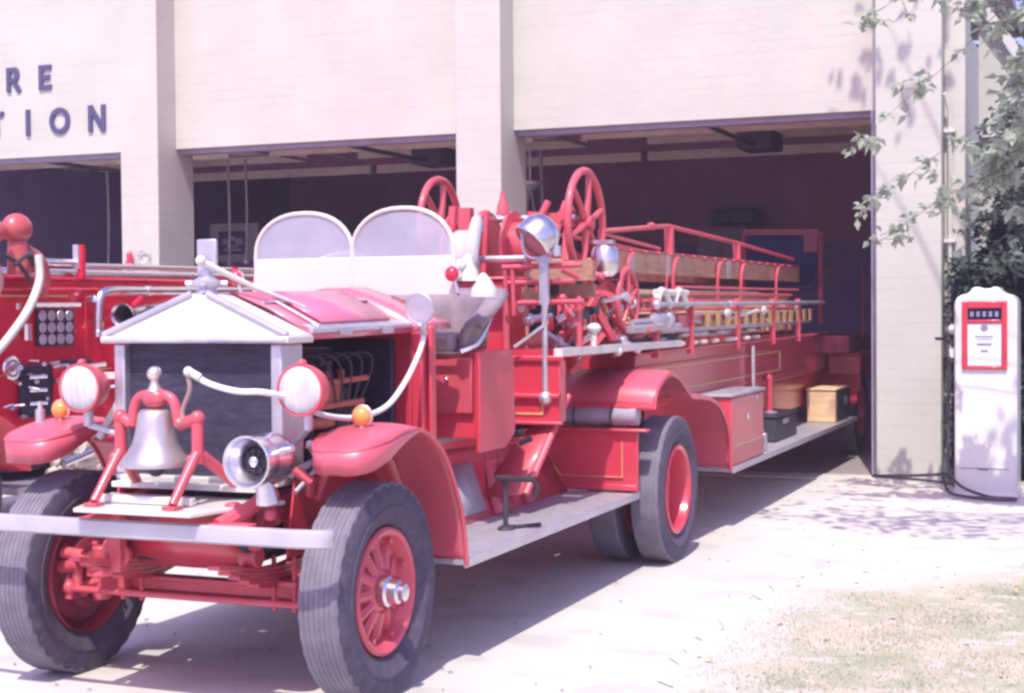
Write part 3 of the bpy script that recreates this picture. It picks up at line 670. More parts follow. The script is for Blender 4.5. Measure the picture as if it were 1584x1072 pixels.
for y in (6.05, 6.45): g.box(hp(y,0).x-.01, hp(y,0).x+.022, y-.05, y+.05, 1.53, 1.56)
g.build('hood_bead', DULL, hd)
g = G(); rows = []
for z in (1.50, 1.20, .95): rows.append([V(mx(-3.27), 5.75, z), V(mx(-3.25), 6.72, z)])
g.grid(rows); g.build('hood_side', RED, TR, solid=.01)
# engine
g = G(); g.box(-3.92,-3.56,5.85,6.6,.85,1.30); g.box(-3.86,-3.62,5.88,6.56,1.30,1.46)
for k in range(4): g.cyl((-3.55,5.98+k*.17,1.0),(-3.55,5.98+k*.17,1.28), .055, n=14)
g.cyl((-3.74,5.75,1.18),(-3.74,5.82,1.18), .17, n=20); g.box(-4.15,-3.35,6.66,6.70,.75,1.50)
eg = g.build('engine', ENGINE, TR, bevel=.012)
g = G(); g.box(-3.50,-3.40,5.92,6.25,1.22,1.30); g.tube([(-3.42,5.85,1.30),(-3.38,6.45,1.32)], .014, 8); g.tube([(-3.42,5.9,1.20),(-3.38,6.4,1.21)], .016, 8); g.tube([(-3.46,5.95,1.13),(-3.40,6.5,1.12)], .03, 10)
for k in range(4): g.cyl((-3.46,5.95+k*.13,1.30),(-3.46,5.95+k*.13,1.36), .02, n=8)
g.build('manifold', mat('copper_red', (.50,.13,.09), .5, metal=.3), eg)
g = G()
for p in ((-3.40,6.05,1.40),(-3.40,6.12,1.40),(-3.45,5.86,1.42)): g.ball(p, .014, 8)
for k in range(5): g.tube(spline([(-3.5,5.95+k*.12,1.4),(-3.42,6.0+k*.12,1.44),(-3.38,6.1+k*.1,1.36),(-3.4,6.2,1.1-.03*k)],5), .006, 6)
g.cyl((-3.38,6.30,1.0),(-3.38,6.42,1.05), .05, n=14); g.build('engine_fittings', BLACK, eg)
g = G(); g.tube([(-3.27,5.86,.92),(-3.22,5.62,1.08)], .016, 8); g.tube([(-3.30,5.6,.95),(-3.26,5.75,.99)], .02, 8); g.tube([(-3.25,5.55,.88),(-3.20,5.85,1.06)], .011, 8); g.build('headlamp_stay', DULL, TR)
g = G(); g.tube([(-3.24,5.72,.84),(-3.12,5.62,1.0),(-3.08,5.58,1.12)], .02, 8); g.tube([(-3.28,5.6,.97),(-3.22,5.62,.92),(-3.24,5.66,.86)], .022, 8); g.build('fender_stay', REDT, TR)
# headlights
for hx in (-4.275, -3.17):
    c = V(hx, 5.46, 1.31 if hx < -4 else 1.315); g = G()
    g.lathe(c, (0,1,0), [(-.004,.098),(-.004,.108),(.012,.110),(.05,.103),(.10,.086),(.14,.05),(.155,.01)], 32, cap=False); g.ball(c+V(0,.02,.108), (.02,.025,.02), 12)
    hl = g.build('headlight', REDT, TR, smooth=50)
    g = G(); g.lathe(c, (0,1,0), [(.0,.099),(-.012,.085),(-.02,.05),(-.023,.001)], 32, cap=False); g.build('lens', LENS, hl)
    g = G(); g.cyl(c+V(0,.06,-.10), c+V(0,.06,-.17), .022, n=12); g.tube([c+V(0,.06,-.165), (hx+(.15 if hx < -4 else -.12),5.62,1.08)], .016, 8); g.build('lamp_bracket', DULL, hl)
# white bars seen behind the right headlamp
g = G(); g.bar((-4.25,5.58,1.36),(-4.16,5.60,1.36), .02, .03); g.bar((-4.28,5.60,1.08),(-4.17,5.60,1.24), .02, .03); g.build('lamp_bar', WHITE, TR)
# amber lamps on fenders
for ax_ in (-4.515, -2.975):
    g = G(); g.lathe((ax_,5.63,1.20), (0,1,0), [(-.035,.0),(-.032,.02),(-.02,.036),(0,.043),(.02,.036),(.032,.02),(.035,.0)], 20, cap=False); am = g.build('marker_lamp', AMBER, TR, smooth=60)
    g = G(); g.torus((ax_,5.635,1.20), (0,1,0), .043, .006, 24, 6); g.cyl((ax_,5.63,1.16),(ax_,5.63,1.135), .014, n=10); g.build('lamp_rim', BRASS, am)
g = G(); g.cyl((-4.62,5.62,1.14),(-4.62,5.62,1.20), .022, n=10); g.cyl((-4.62,5.62,1.20),(-4.62,5.62,1.235), .012, n=8); g.build('fender_finial', DULL, TR)
# front fenders
for s in (1, -1):
    X = (lambda x: x) if s == 1 else mx
    # centreline profile (y, z)
    pr = [(p.x, p.y) for p in spline([(5.36,1.085,0),(5.42,1.10,0),(5.52,1.12,0),(5.66,1.145,0),(5.82,1.145,0),(5.96,1.09,0),(6.08,1.0,0),(6.18,.86,0),(6.26,.70,0),(6.30,.49,0)], 4)]
    N = len(pr); top = []; edge_o = []; edge_i = []
    for i, (y, z) in enumerate(pr):
        t = min(1, (y-5.36)/.20); rnd = math.sqrt(max(0, 1-(1-t)**2))
        wo = .05 + .115*rnd; wi = .05 + .105*rnd; c_ = -2.965
        row = []
        for k in range(9):
            u = -1+2*k/8; x = c_ + (u*wi if u < 0 else u*wo); crown = .020*(1-u*u)*min(1, t+.2)
            row.append(V(X(x), y, z+crown-.01))
        top.append(row)
    # nose row
    g = G(); g.grid(top)
    # valance: outer edge + nose + inner edge
    path = [r[0] for r in reversed(top[:int(N*.50)])] + [top[0][k] for k in range(1, 8)] + [r[8] for r in top[:int(N*.50)]]
    low = []
    for p in path:
        y = p.y; d = .098*max(0, 1-max(0, (y-5.42))/.42)**.85 if y > 5.42 else .098
        low.append(p + V(0, .012, -max(d, .012)))
    g.grid([path, low]); fo = g.build('front_fender', FEND, TR, solid=.008, smooth=50)
    g = G(); g.tube([r[8]+V(0,0,-.004) for r in top[int(N*.45):]], .011, 8); g.tube([r[0] for r in top[int(N*.45):]], .009, 8); g.tube([p+V(0,0,0) for p in path], .006, 6); g.build('fender_bead', REDT, fo)
for s in (1, -1):
    X = (lambda x: x) if s == 1 else mx
    g = G(); rows = [[V(X(-3.30),y,z), V(X(-3.06),y,z)] for y, z in ((5.72,1.05),(5.86,1.10),(5.99,1.05),(6.10,.96),(6.20,.82),(6.27,.66),(6.305,.49))]
    g.grid(rows); g.build('inner_fender', RED, TR, solid=.008)
# cowl, windscreen
g = G()
rows = []
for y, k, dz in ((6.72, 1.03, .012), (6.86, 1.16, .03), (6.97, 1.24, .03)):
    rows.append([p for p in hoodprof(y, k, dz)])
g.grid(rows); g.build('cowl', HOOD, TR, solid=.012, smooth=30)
g = G()
for s in (1,-1):
    X = (lambda x: x) if s == 1 else mx
    g.box(min(X(-3.27),X(-3.205)), max(X(-3.27),X(-3.205)), 6.70, 6.80, .94, 1.53); g.box(min(X(-3.20),X(-3.175)), max(X(-3.20),X(-3.175)), 6.74, 6.80, .94, 1.56)
    g.box(min(X(-3.24),X(-3.215)), max(X(-3.24),X(-3.215)), 6.803, 6.88, .94, 1.54)
g.box(mx(-3.28), -3.28, 6.74, 6.78, .80, 1.55)
g.build('cowl_post', RED, TR, bevel=.012)
yw = 6.99
g = G()
def arch(cx, w_, z0, z1, n=20, off=0):
    out = []; hw = w_/2-off; zt_ = z1-off; zs = z0+.02
    for i in range(n+1):
        a = math.pi*(1-i/n); ca, sa = math.cos(a), math.sin(a)
        out.append(V(cx+hw*math.copysign(abs(ca)**.88, ca), yw, zs+(zt_-zs)*(sa**.92)))
    return out
WS = None
g = G(); g.prism([(-4.335,1.715),(-3.145,1.715),(-3.165,1.905),(-4.315,1.905)], 'y', yw-.008, yw+.008)
WS = g.build('windscreen_base', WHITE, TR)
for cx in (-4.024, -3.452):
    wd = .578 if cx < -3.7 else .575; A = arch(cx, wd, 1.905, 2.145 if cx < -3.7 else 2.155)
    g = G(); g.tube([V(A[0].x, yw, 1.76)]+A+[V(A[-1].x, yw, 1.76)], .0125, 8); g.tube([V(cx-wd/2, yw, 1.905), V(cx+wd/2, yw, 1.905)], .006, 6)
    wf = g.build('windscreen_frame', WHITE, WS)
    g = G(); A2 = arch(cx, wd, 1.905, 2.15, off=.012); g.prism([(p.x, p.z) for p in A2]+[(cx+wd/2-.015,1.90),(cx-wd/2+.015,1.90)], 'y', yw-.003, yw+.003); g.build('glass', GLASS, wf, smooth=0)
# registration papers stuck inside the glass
g = G(); g.box(-4.21,-4.15,7.005,7.012,1.945,2.0); g.box(-4.145,-4.10,7.005,7.012,1.96,1.995); g.build('sticker', mat('pink_paper',(.85,.5,.55),.7), WS)
# red lamps by windscreen
for lx, lz in ((-4.385, 1.815), (-3.135, 1.815)):
    c = V(lx, 6.90, lz); g = G(); g.lathe(c, (0,1,0), [(-.03,.0),(-.025,.02),(-.012,.034),(0,.038)], 20, cap=False); q = g.build('warning_lamp', REDL, TR, smooth=60)
    g = G(); g.lathe(c, (0,1,0), [(0,.040),(.03,.040),(.06,.025),(.07,.005)], 20); g.tube([c+V(0,.03,-.03), c+V(.02,.03,-.09), c+V(.0,.08,-.10)], .01, 8); g.build('lamp_shell', CHROME, q)
g = G(); g.lathe((-3.10,7.02,1.78), (0,0,1), [(0,.055),(.05,.05),(.09,.03),(.12,.028),(.14,.0)], 18); g.ball((-3.12,6.98,1.86), .032, 12); g.lathe((-3.03,7.05,1.70),(0,0,1),[(0,.07),(.04,.068),(.10,.03),(.12,.01)],18); g.build('lamp_horn', WHITE, TR)
# round mirror
g = G(); mc = V(-3.17, 6.60, 1.645); g.torus(mc, (.1,1,.1), .074, .006, 24, 6); g.cyl(mc+V(0,0,-.075), V(-3.17,6.66,1.52), .012, n=8); mo = g.build('round_mirror', DULL, TR)
G().lathe(mc, (.1,1,.1), [(-.003,.073),(.003,.073)], 24).build('mirror_glass', GLASS, mo)
# steering wheel
g = G(); g.torus((-3.98,7.22,1.83), (0,-.55,.75), .20, .014, 32, 8); g.cyl((-3.98,7.2,1.80),(-3.98,6.95,1.45), .02, n=8)
for k in range(4): a = k*math.pi/2; d = V(math.cos(a), math.sin(a)*.8, math.sin(a)*.58)*.19; g.tube([V(-3.98,7.22,1.83), V(-3.98,7.22,1.83)+d], .009, 6)
g.build('steering_wheel', DULL, TR)
# cab floor, seat box, seat
g = G(); g.box(-4.18,-3.36,6.78,8.0,.935,.965); g.build('cab_floor', TREADP, TR)
g = G(); g.box(mx(-3.13),-3.13,7.20,7.62,.968,1.415); g.box(mx(-3.13),-3.46,7.165,7.197,1.02,1.40)
g.prism([(7.16,1.42),(7.62,1.42),(7.64,.97),(7.50,.90),(7.16,.90)], 'x', -3.128, -3.10); g.prism([(7.16,1.42),(7.62,1.42),(7.64,.97),(7.50,.90),(7.16,.90)], 'x', mx(-3.10), mx(-3.128))
sb = g.build('seat_box', RED, TR, bevel=.008)
g = G(); g.box(-3.42,-3.15,7.168,7.197,1.10,1.39); g.build('seat_box_door', REDT, sb, bevel=.01)
g = G(); g.ball((-3.29,7.16,1.28), .012, 10); g.build('handle', CHROME, sb)
g = G(); g.box(mx(-3.24),-3.24,7.13,7.6,1.418,1.52); g.build('seat_cushion', LEATH, sb, bevel=.035)
# seat back wrapping forward as an arm
g = G(); rows = []
path = [(mx(-3.22),7.2),(mx(-3.2),7.38),(mx(-3.24),7.5),(mx(-3.36),7.56),(-3.9,7.57),(-3.5,7.57),(-3.36,7.56),(-3.24,7.5),(-3.20,7.38),(-3.21,7.18)]
PP = spline([(a,b,0) for a,b in path], 4); NP = len(PP)
for j, (h, off) in enumerate([(0,.0),(.10,.01),(.2,.02),(.27,.045),(.30,.08),(.295,.11),(.27,.13)]):
    row = []
    for i, p in enumerate(PP):
        e = min(i, NP-1-i)/NP; drop = .0 if e > .16 else (.16-e)/.16
        c = V(XC, 7.3, 0); outw = (p-V(p.x if .2 < i/NP < .8 else XC, 7.3, 0)).normalized()
        row.append(p + outw*off + V(0, 0, 1.43 + h*(1-.55*drop**1.2)))
    rows.append(row)
g.grid(rows); sbk = g.build('seat_back', LEATH, TR, solid=.05, smooth=60)
g = G(); g.tube([r for r in rows[4]], .018, 8); g.build('seat_piping', LEATH, sbk)
g = G(); g.tube([(-3.46,7.12,1.41),(-3.20,7.12,1.41)], .012, 8); g.tube(spline([(-3.20,7.14,1.42),(-3.13,7.2,1.46),(-3.12,7.3,1.55),(-3.13,7.4,1.62)],5), .013, 8); g.build('seat_rail', CHROME, sb)
# step well, splash panels and running boards
for s in (1,-1):
    X = (lambda x: x) if s == 1 else mx
    g = G(); rows = [[V(X(-3.43),y,zt_), V(X(-3.40),y,zt_-.04), V(X(-3.33),y,.62), V(X(-3.25),y,.499)] for y, zt_ in ((6.30,.90),(6.9,.90),(7.5,.89),(8.2,.86),(8.86,.82))]
    g.grid(rows); sp = g.build('splash_panel', RED, TR, solid=.008, smooth=60)
    g = G(); g.box(min(X(-3.48),X(-3.42)),max(X(-3.48),X(-3.42)),6.3,8.86,.80,1.0); g.build('frame_cover', RED, TR, bevel=.006)
    a_, b_ = sorted((X(-3.25), X(-2.815)))
    g = G(); g.box(a_, b_, 6.29, 8.90, .480, .503); rbd = g.build('running_board', TREADP, TR)
    a_, b_ = sorted((X(-2.815), X(-2.80)))
    g = G(); g.box(a_, b_, 6.29, 8.915, .466, .508); g.build('board_edging', DULL, rbd, bevel=.004)
def sp_pt(y, u, lift=.008):
    return V(-3.25, y, .503).lerp(V(-3.405, y, .83), u) + V(.85, 0, .45)*lift
g = G(); g.grid([[sp_pt(y-.10*(1-u), u, .022) for u in (.12,.5,.88)] for y in (7.34,7.50,7.66)]); g.build('kick_plate', TREADP, TR, solid=.006)
for y in (7.2, 7.84, 8.02, 8.3):
    g = G(); g.add([sp_pt(y-.16,.0,.0), sp_pt(y-.10,.02,.045), sp_pt(y+.06,.97,.02), sp_pt(y+.04,.98,.0), sp_pt(y-.08,.02,.0)], [(0,1,2,3),(1,4,3,2),(0,4,1)]); g.build('step_gusset', REDT, TR, solid=.004)
g = G(); g.tube([(-3.415,6.5,.86),(-3.415,8.8,.84)], .012, 8); g.tube([(-3.415,6.5,.97),(-3.415,7.9,.97)], .010, 8); g.build('moulding', REDT, TR)
g = G(); g.add([(-3.36,7.72,.60),(-3.10,7.78,.62),(-3.02,8.25,1.13),(-3.10,8.25,1.13),(-3.30,8.0,.80)], [(0,1,2,3,4)]); g.tube([(-3.10,7.78,.62),(-3.02,8.25,1.13)], .012, 8); g.build('diagonal_strut', REDT, TR, solid=.02)
g = G(); g.box(-3.42,-3.34,6.84,7.14,.966,.985); g.build('floor_mat', DULL, TR)
g = G(); g.cyl((-2.99,7.22,.505),(-2.99,7.22,.76), .014, n=10); g.tube([(-3.03,7.22,.765),(-2.84,7.22,.765),(-2.82,7.24,.73),(-2.84,7.24,.67)], .013, 8); g.box(-3.04,-2.83,7.18,7.26,.766,.780); g.lathe((-2.99,7.22,.505),(0,0,1),[(0,.045),(.012,.04),(.02,.02)],14); g.tube([(-2.96,7.26,.512),(-2.87,7.40,.512)], .012, 8)
g.build('pedal_stand', BLACK, TR)
# cross tank ahead of rear axle
g = G(); pts = [(-3.35+.10*math.cos(math.pi/2+math.pi/2*i/8), .775+.105*math.sin(math.pi/2+math.pi/2*i/8)) for i in range(9)]
pts = [(-2.803,.88)] + pts + [(-3.45,.66),(-3.38,.512),(-2.803,.512)]
g.prism(pts, 'y', 8.88, 8.91)
g.box(-3.40,-2.735,8.84,8.93,.881,.898); g.box(-3.30,-2.81,8.865,8.878,.518,.555)
tk = g.build('front_locker', RED, TR, bevel=.006)
g = G()
for a, b in (((-3.30,.60),(-2.90,.60)),((-2.90,.60),(-2.90,.82)),((-3.30,.60),(-3.38,.70))): g.bar((a[0],8.872,a[1]),(b[0],8.872,b[1]), .012, .003, up=(0,0,1) if a[0]!=b[0] else (1,0,0))
g.build('gold_stripe', GOLD, tk)
# rear fender
for s in (1,-1):
    X = (lambda x: x) if s == 1 else mx
    pr = spline([(8.94,1.03,0),(8.98,1.12,0),(9.10,1.19,0),(9.28,1.23,0),(9.48,1.20,0),(9.66,1.12,0),(9.80,1.06,0),(10.05,1.04,0),(10.35,1.0,0),(10.62,.90,0),(10.80,.72,0),(10.85,.46,0)], 4)
    rows = [[V(X(-3.42),p.x,p.y), V(X(-3.30),p.x,p.y+.01), V(X(-3.0),p.x,p.y+.014), V(X(-2.76),p.x,p.y+.006), V(X(-2.715),p.x,p.y-.004), V(X(-2.71),p.x,p.y-.03)] for p in pr]
    g = G(); g.grid(rows); rf = g.build('rear_fender', FEND, TR, solid=.01, smooth=50)
    g = G(); g.tube([r[4]+V(0,0,-.012) for r in rows], .013, 8); g.tube([rows[0][0]+V(0,-.01,0), rows[0][4]+V(0,-.01,0)], .02, 8); g.build('fender_bead', RED, rf)
# ---------------- trailer body (same vehicle, moves with the tractor here)
g = G(); g.box(mx(-3.04),-3.04,9.6,16.4,.95,1.33); g.box(mx(-3.10),-3.10,10.0,16.4,.62,.947); g.box(mx(-3.42),-3.42,8.3,9.597,.9,1.34)
bd = g.build('trailer_body', RED, TR, bevel=.01)
g = G()
g.tube([(-3.03,9.6,1.335),(-3.03,16.4,1.335)], .016, 8); g.tube([(-3.03,9.62,1.24),(-3.03,13.5,1.24)], .008, 6); g.box(-3.04,-3.028,9.62,16.4,.985,1.0)
g.build('body_moulding', REDT, bd)
g = G()
for z in (1.21, 1.04): g.box(-3.040,-3.032,9.75,14.0,z,z+.010)
for y in (9.75, 13.99): g.box(-3.040,-3.033,y,y+.03,1.051,1.209)
g.build('gold_stripe', GOLD, bd)
# front face of body behind the seat
g = G(); g.box(mx(-3.0),-3.0,8.06,8.16,.99,1.34); g.box(mx(-2.97),-2.97,8.04,8.06,1.34,1.37); g.box(mx(-2.98),-2.98,8.03,8.06,1.13,1.155); g.box(mx(-2.98),-2.98,8.02,8.06,.98,1.0); fl = g.build('turntable_base', RED, TR, bevel=.006)
g = G(); g.box(-3.28,-3.10,8.052,8.0585,1.035,1.045); g.box(-3.11,-3.10,8.051,8.0575,1.045,1.115); g.build('gold_stripe', GOLD, fl)
g = G(); g.cyl((-3.15,7.72,.94),(-3.15,7.72,1.10), .014, n=10); g.ball((-3.15,7.72,1.12), .022, 12); g.cyl((-3.18,7.74,.95),(-3.10,7.74,.96), .022, n=10); g.cyl((-3.12,7.74,.90),(-3.05,7.74,.93), .018, n=10); g.build('hand_valve', ENGINE, TR)
# rear running board
g = G(); g.box(-3.22,-2.72,10.86,16.22,.43,.455); rrb = g.build('rear_running_board', TREADP, TR)
g = G(); g.box(-2.72,-2.705,10.86,16.24,.42,.462); g.build('board_edging', DULL, rrb)
g = G(); g.box(mx(-2.72),mx(-3.22),10.86,16.22,.43,.455); g.build('rear_running_board', TREADP, TR)
g = G(); g.box(-3.16,-2.735,10.95,12.0,.458,.965); tb = g.build('side_toolbox', RED, TR, bevel=.015)
g = G(); g.box(-3.17,-2.725,10.93,12.02,.968,.99); g.build('lid', TREADP, tb, bevel=.006)
g = G(); g.ball((-2.73,11.45,.80), (.015,.03,.03), 12); g.ball((-2.73,11.75,.93), (.012,.04,.015), 12); g.box(-2.735,-2.725,11.0,11.96,.60,.607); g.build('latch', CHROME, tb)
# rear wheels of trailer
for xs, sd in ((-2.86, 1), (mx(-2.86), -1)):
    wheel(xs, 16.9, sd, False, .47)
g = G(); rows = [[V(-3.2,p.x,p.y), V(-2.70,p.x,p.y)] for p in spline([(16.2,.60,0),(16.3,.9,0),(16.6,1.08,0),(16.95,1.10,0),(17.3,1.02,0),(17.5,.8,0)],4)]
g.grid(rows); g.build('trailer_fender', RED, TR, solid=.01)
g = G(); g.box(-3.02,-2.68,16.3,16.34,.72,1.10); g.box(-3.02,-2.68,16.28,16.55,1.103,1.13); g.build('tiller_step', RED, TR, bevel=.01)
# tiller windscreen and frame at the back
g = G(); g.bar((-3.75,15.6,2.40),(-2.98,15.6,2.38), .05, .06); g.tube([(-2.96,15.6,2.38),(-2.96,15.6,1.45)], .028, 8); g.tube([(-3.75,15.6,2.4),(-3.75,15.6,1.45)], .028, 8); g.box(-3.13,-2.99,15.58,15.61,2.18,2.36)
g.tube([(-2.6,16.0,2.05),(-2.6,16.0,1.3)], .016, 8); g.box(-4.2,-2.7,15.7,17.2,1.15,1.32)
tf = g.build('tiller_frame', mat('shaded_maroon', (.14,.01,.03), .5), TR)  # truck red darkened in the colour for the shade inside the bay
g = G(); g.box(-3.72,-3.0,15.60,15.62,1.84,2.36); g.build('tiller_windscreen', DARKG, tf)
# pedestal, A frame, hoist
g = G(); g.box(-4.08,-3.40,8.20,8.56,1.345,1.80); g.box(-4.10,-3.38,8.18,8.58,1.803,1.825); hc_ = g.build('hoist_cabinet', RED, TR, bevel=.01)
g = G(); g.box(-3.9,-3.55,8.186,8.197,1.42,1.70); g.build('cabinet_door', REDT, hc_, bevel=.006)
g = G()
for s in (1,-1):
    X = (lambda x: x) if s == 1 else mx
    g.bar((X(-3.24),8.86,1.95),(X(-3.02),9.20,1.36), .035, .05); g.bar((X(-3.02),9.20,1.95),(X(-3.24),8.75,1.36), .035, .05)
    g.bar((X(-3.26),8.95,2.17),(X(-3.26),8.75,1.4), .05, .06); g.bar((X(-3.20),9.05,2.17),(X(-3.12),9.6,1.40), .04, .045)
    g.bar((X(-3.26),8.95,2.0),(X(-3.0),9.25,1.70), .04,.04)
    g.box(min(X(-3.34),X(-3.22)), max(X(-3.34),X(-3.22)), 8.8, 9.2, 1.34, 1.5)
    g.ball((X(-3.12),9.02,1.86), .05, 12); g.ball((X(-3.04),9.16,1.86), .04, 12)
hf = g.build('hoist_frame', REDT, TR, bevel=.006)
def handwheel(c, R_, r, spokes, mt=REDT, par=TR, name='hand_wheel', off=.05):
    c = Vector(c); g = G(); g.torus(c, (1,0,0), R_, r, 40, 10); g.cyl(c+V(-off,0,0), c+V(off,0,0), R_*.14, n=16)
    for k in range(spokes):
        a = 2*math.pi*(k+.3)/spokes; d = V(0, math.cos(a), math.sin(a))
        g.tube([c+d*R_*.1, c+d*R_*.5+V(.008,0,0), c+d*(R_-.004)], [r*1.15, r*.8, r*.8], 8)
    return g.build(name, mt, par, smooth=50)
handwheel((-3.17,9.0,2.165), .325, .024, 6); handwheel((-4.17,9.0,2.175), .30, .024, 6)
handwheel((-2.99,9.28,1.685), .195, .020, 5)
g = G(); g.cyl((-4.05,8.9,2.20),(-3.2,8.9,2.20), .022, n=10); g.cyl((-3.60,8.3,1.93),(-3.30,8.3,1.93), .022, n=10)
g.build('winch_shaft', DULL, TR)
g = G(); g.lathe((-3.95,8.75,2.0), (1,0,0), [(0,.24),(.03,.25),(.035,.17),(.20,.17),(.205,.25),(.235,.24)], 32)
g.box(-3.86,-3.78,8.6,8.66,2.0,2.26); g.tube([(-3.92,8.6,2.0),(-3.90,8.62,2.27)], .03, 8); g.tube([(-3.70,8.6,1.75),(-3.68,8.62,2.24)], .018, 8)
g.lathe((-3.56,8.75,2.02), (1,0,0), [(0,.22),(.02,.22),(.022,.15),(.12,.15)], 28)
g.build('winch_drum', REDT, TR)
g = G(); rows = []
for i in range(9):
    u = i/8; a = -.9+1.8*u; zt_ = 2.10+.10*math.exp(-((u-.8)/.14)**2)*1.1
    rows.append([V(-3.72+.20*u, 8.20-.06*math.cos(a), 1.80+.02*math.sin(u*3)), V(-3.72+.20*u, 8.16-.07*math.cos(a), 1.95), V(-3.72+.19*u, 8.22-.05*math.cos(a), zt_-.03), V(-3.72+.18*u, 8.26, zt_)])
g.grid(rows); g.build('canvas_apron', mat('grey_white_canvas', (.50,.48,.54), .7, var=.12), TR, solid=.01, smooth=70)
g = G(); g.lathe((-3.50,8.45,2.20),(0,0,1),[(0,.04),(.05,.035),(.09,.02),(.14,.012)],12); g.bar((-3.42,8.9,2.12),(-3.22,8.9,2.26), .05,.06); g.tube([(-3.45,8.8,2.1),(-3.36,8.85,2.3)], .022, 8); g.tube([(-3.36,8.8,1.9),(-3.28,8.95,2.3)], .022, 8)
g.bar((-3.50,8.85,2.2),(-3.22,8.95,2.18), .06,.08); g.build('hoist_lever', REDT, TR)
# cross rails
g = G()
for (x0, x1, z, y) in ((-3.36,-2.88,1.875,8.10),(-3.36,-2.93,1.785,8.12),(-3.28,-2.88,1.67,8.14)): g.tube([(x0,y,z),(x1,y,z+.006)], .016, 10)
for x in (-3.345,-3.30): g.tube([(x,8.1,1.88),(x,8.12,1.60)], .012, 8)
g.box(-4.1,-3.36,8.09,8.14,1.70,1.76); g.tube([(-4.1,8.15,1.34),(-4.1,8.15,1.9)], .02, 8); g.tube([(-3.36,8.15,1.36),(-3.36,8.15,1.66)], .02, 8); g.tube([(-2.93,8.2,1.36),(-2.93,8.2,1.66)], .016, 8)
g.build('ladder_rest', REDT, TR)
# wooden blocks and fittings behind the cross rails
rnd = random.Random(3)
g = G(); g.box(-3.34,-2.95,8.5,8.55,1.80,1.92); g.box(-3.3,-2.98,8.6,8.64,1.70,1.78); g.box(-3.30,-3.25,8.25,8.32,1.68,1.76); g.build('rest_block', WOOD, TR)
g = G()
for _ in range(16):
    x, y, z = rnd.uniform(-3.35,-2.92), rnd.uniform(8.2,9.3), rnd.uniform(1.37,1.72)
    d = V(rnd.uniform(-.06,.06), rnd.uniform(-.12,.12), rnd.uniform(-.05,.05)); c = V(x,y,z); r = rnd.uniform(.012,.03)
    g.cyl(c-d, c+d, r, n=10); g.cyl(c+d*.5, c+d*.8, r*1.6, n=10)
g.build('couplings', DULL, TR)
g = G()
for _ in range(14):
    x, y, z = rnd.uniform(-3.35,-2.94), rnd.uniform(8.25,9.6), rnd.uniform(1.37,1.8)
    d = V(rnd.uniform(-.1,.1), rnd.uniform(-.05,.05), rnd.uniform(-.12,.12)); c = V(x,y,z); g.bar(c-d, c+d, .025, .03)
    if rnd.random() < .4: g.torus(c, (1,.2,0), .06, .012, 18, 6)
g.build('hoist_linkage', REDT, TR)
g = G(); g.box(-3.34,-2.96,8.2,9.6,1.36,1.40); g.build('turntable_plate', RED, TR)
# toolboard pole and searchlight
g = G(); g.cyl((-3.085,8.05,1.12),(-3.085,8.05,1.90), .017, n=10); g.box(-3.125,-3.045,8.03,8.07,1.90,1.925); g.ball((-3.085,8.05,1.13), .04, 12); g.box(-3.11,-3.06,8.035,8.065,1.66,1.90); g.tube([(-3.25,8.0,1.42),(-3.085,8.03,1.54),(-3.06,8.04,1.70)], .010, 8); g.build('lamp_post', DULL, TR)
c = V(-3.12, 8.05, 2.05); axd = V(-.25,-1,.72).normalized(); g = G()
axd = V(-.55,-.55,-.75).normalized()
g.lathe(c+axd*.06, axd, [(0,.118),(-.01,.124),(-.03,.122),(-.09,.118),(-.14,.095),(-.17,.05),(-.18,.01)], 30, cap=False); sl = g.build('searchlight', CHROME, TR, smooth=50)
g = G(); g.lathe(c+axd*.055, axd, [(0,.116),(-.008,.1),(-.012,.0)], 26, cap=False); g.build('lens', mat('rosy_lens',(.35,.22,.24),.15,coat=.7), sl)
g = G(); g.tube(spline([c+V(-.10,0,.02), c+V(-.08,.0,-.10), c+V(0,0,-.13), c+V(.10,0,-.08), c+V(.115,0,.02)],5), .010, 8); g.cyl(c+V(.02,0,-.13), c+V(.02,0,-.17), .02, n=10); g.box(-3.02,-2.985,8.03,8.06,1.93,1.99); g.build('lamp_yoke', DULL, sl)
# lantern with a flat cap
g = G(); g.lathe((-3.06,9.05,1.83),(0,0,1),[(0,.05),(.03,.08),(.08,.092),(.15,.088),(.19,.07),(.20,.03)],24); g.box(-3.16,-3.00,9.02,9.08,2.035,2.06); lan = g.build('pressure_lantern', CHROME, TR)
# aerial ladder: two timber beams, rungs, steel truss
for x in (-3.20, mx(-3.20)):
    g = G(); g.bar((x,9.35,1.945),(x,17.5,1.955), .05, .155); al = g.build('ladder_beam', WOOD, TR, bevel=.006)
    g = G(); 
    for y in [9.6+k*.32 for k in range(18)]: g.ball((x+.03,y,2.025), (.02,.03,.012), 8)
    g.bar((x,9.3,2.03),(x,17.4,2.038), .055, .012)
    g.build('beam_capping', REDT, al)
    g = G(); P = [(x,9.35,2.13),(x,10.9,2.235),(x,10.98,2.235),(x,13.04,2.185),(x,15.4,2.10)]
    g.tube(P, .017, 8); g.tube([(x,9.4,2.12),(x,10.7,2.06)], .013, 8)
    for y, z in ((10.95,2.23),(13.04,2.18)): g.bar((x,y,2.03),(x,y,z), .05, .06)
    g.ball((x,10.5,2.215), (.03,.07,.03), 10)
    for y in (9.8,10.9,12.2,13.0,14.4): g.tube(spline([(x+.04,y,1.68),(x+.045,y,1.9),(x+.05,y+.04,1.98),(x+.05,y+.12,2.0)],4), .014, 8)
    g.build('truss_rod', REDT, al)
    g = G()
    for y in (9.9, 10.8, 12.6): g.box(x-.03, x+.031, y, y+.10, 1.868, 2.02)
    g.build('steel_strap', DULL, al)
g = G()
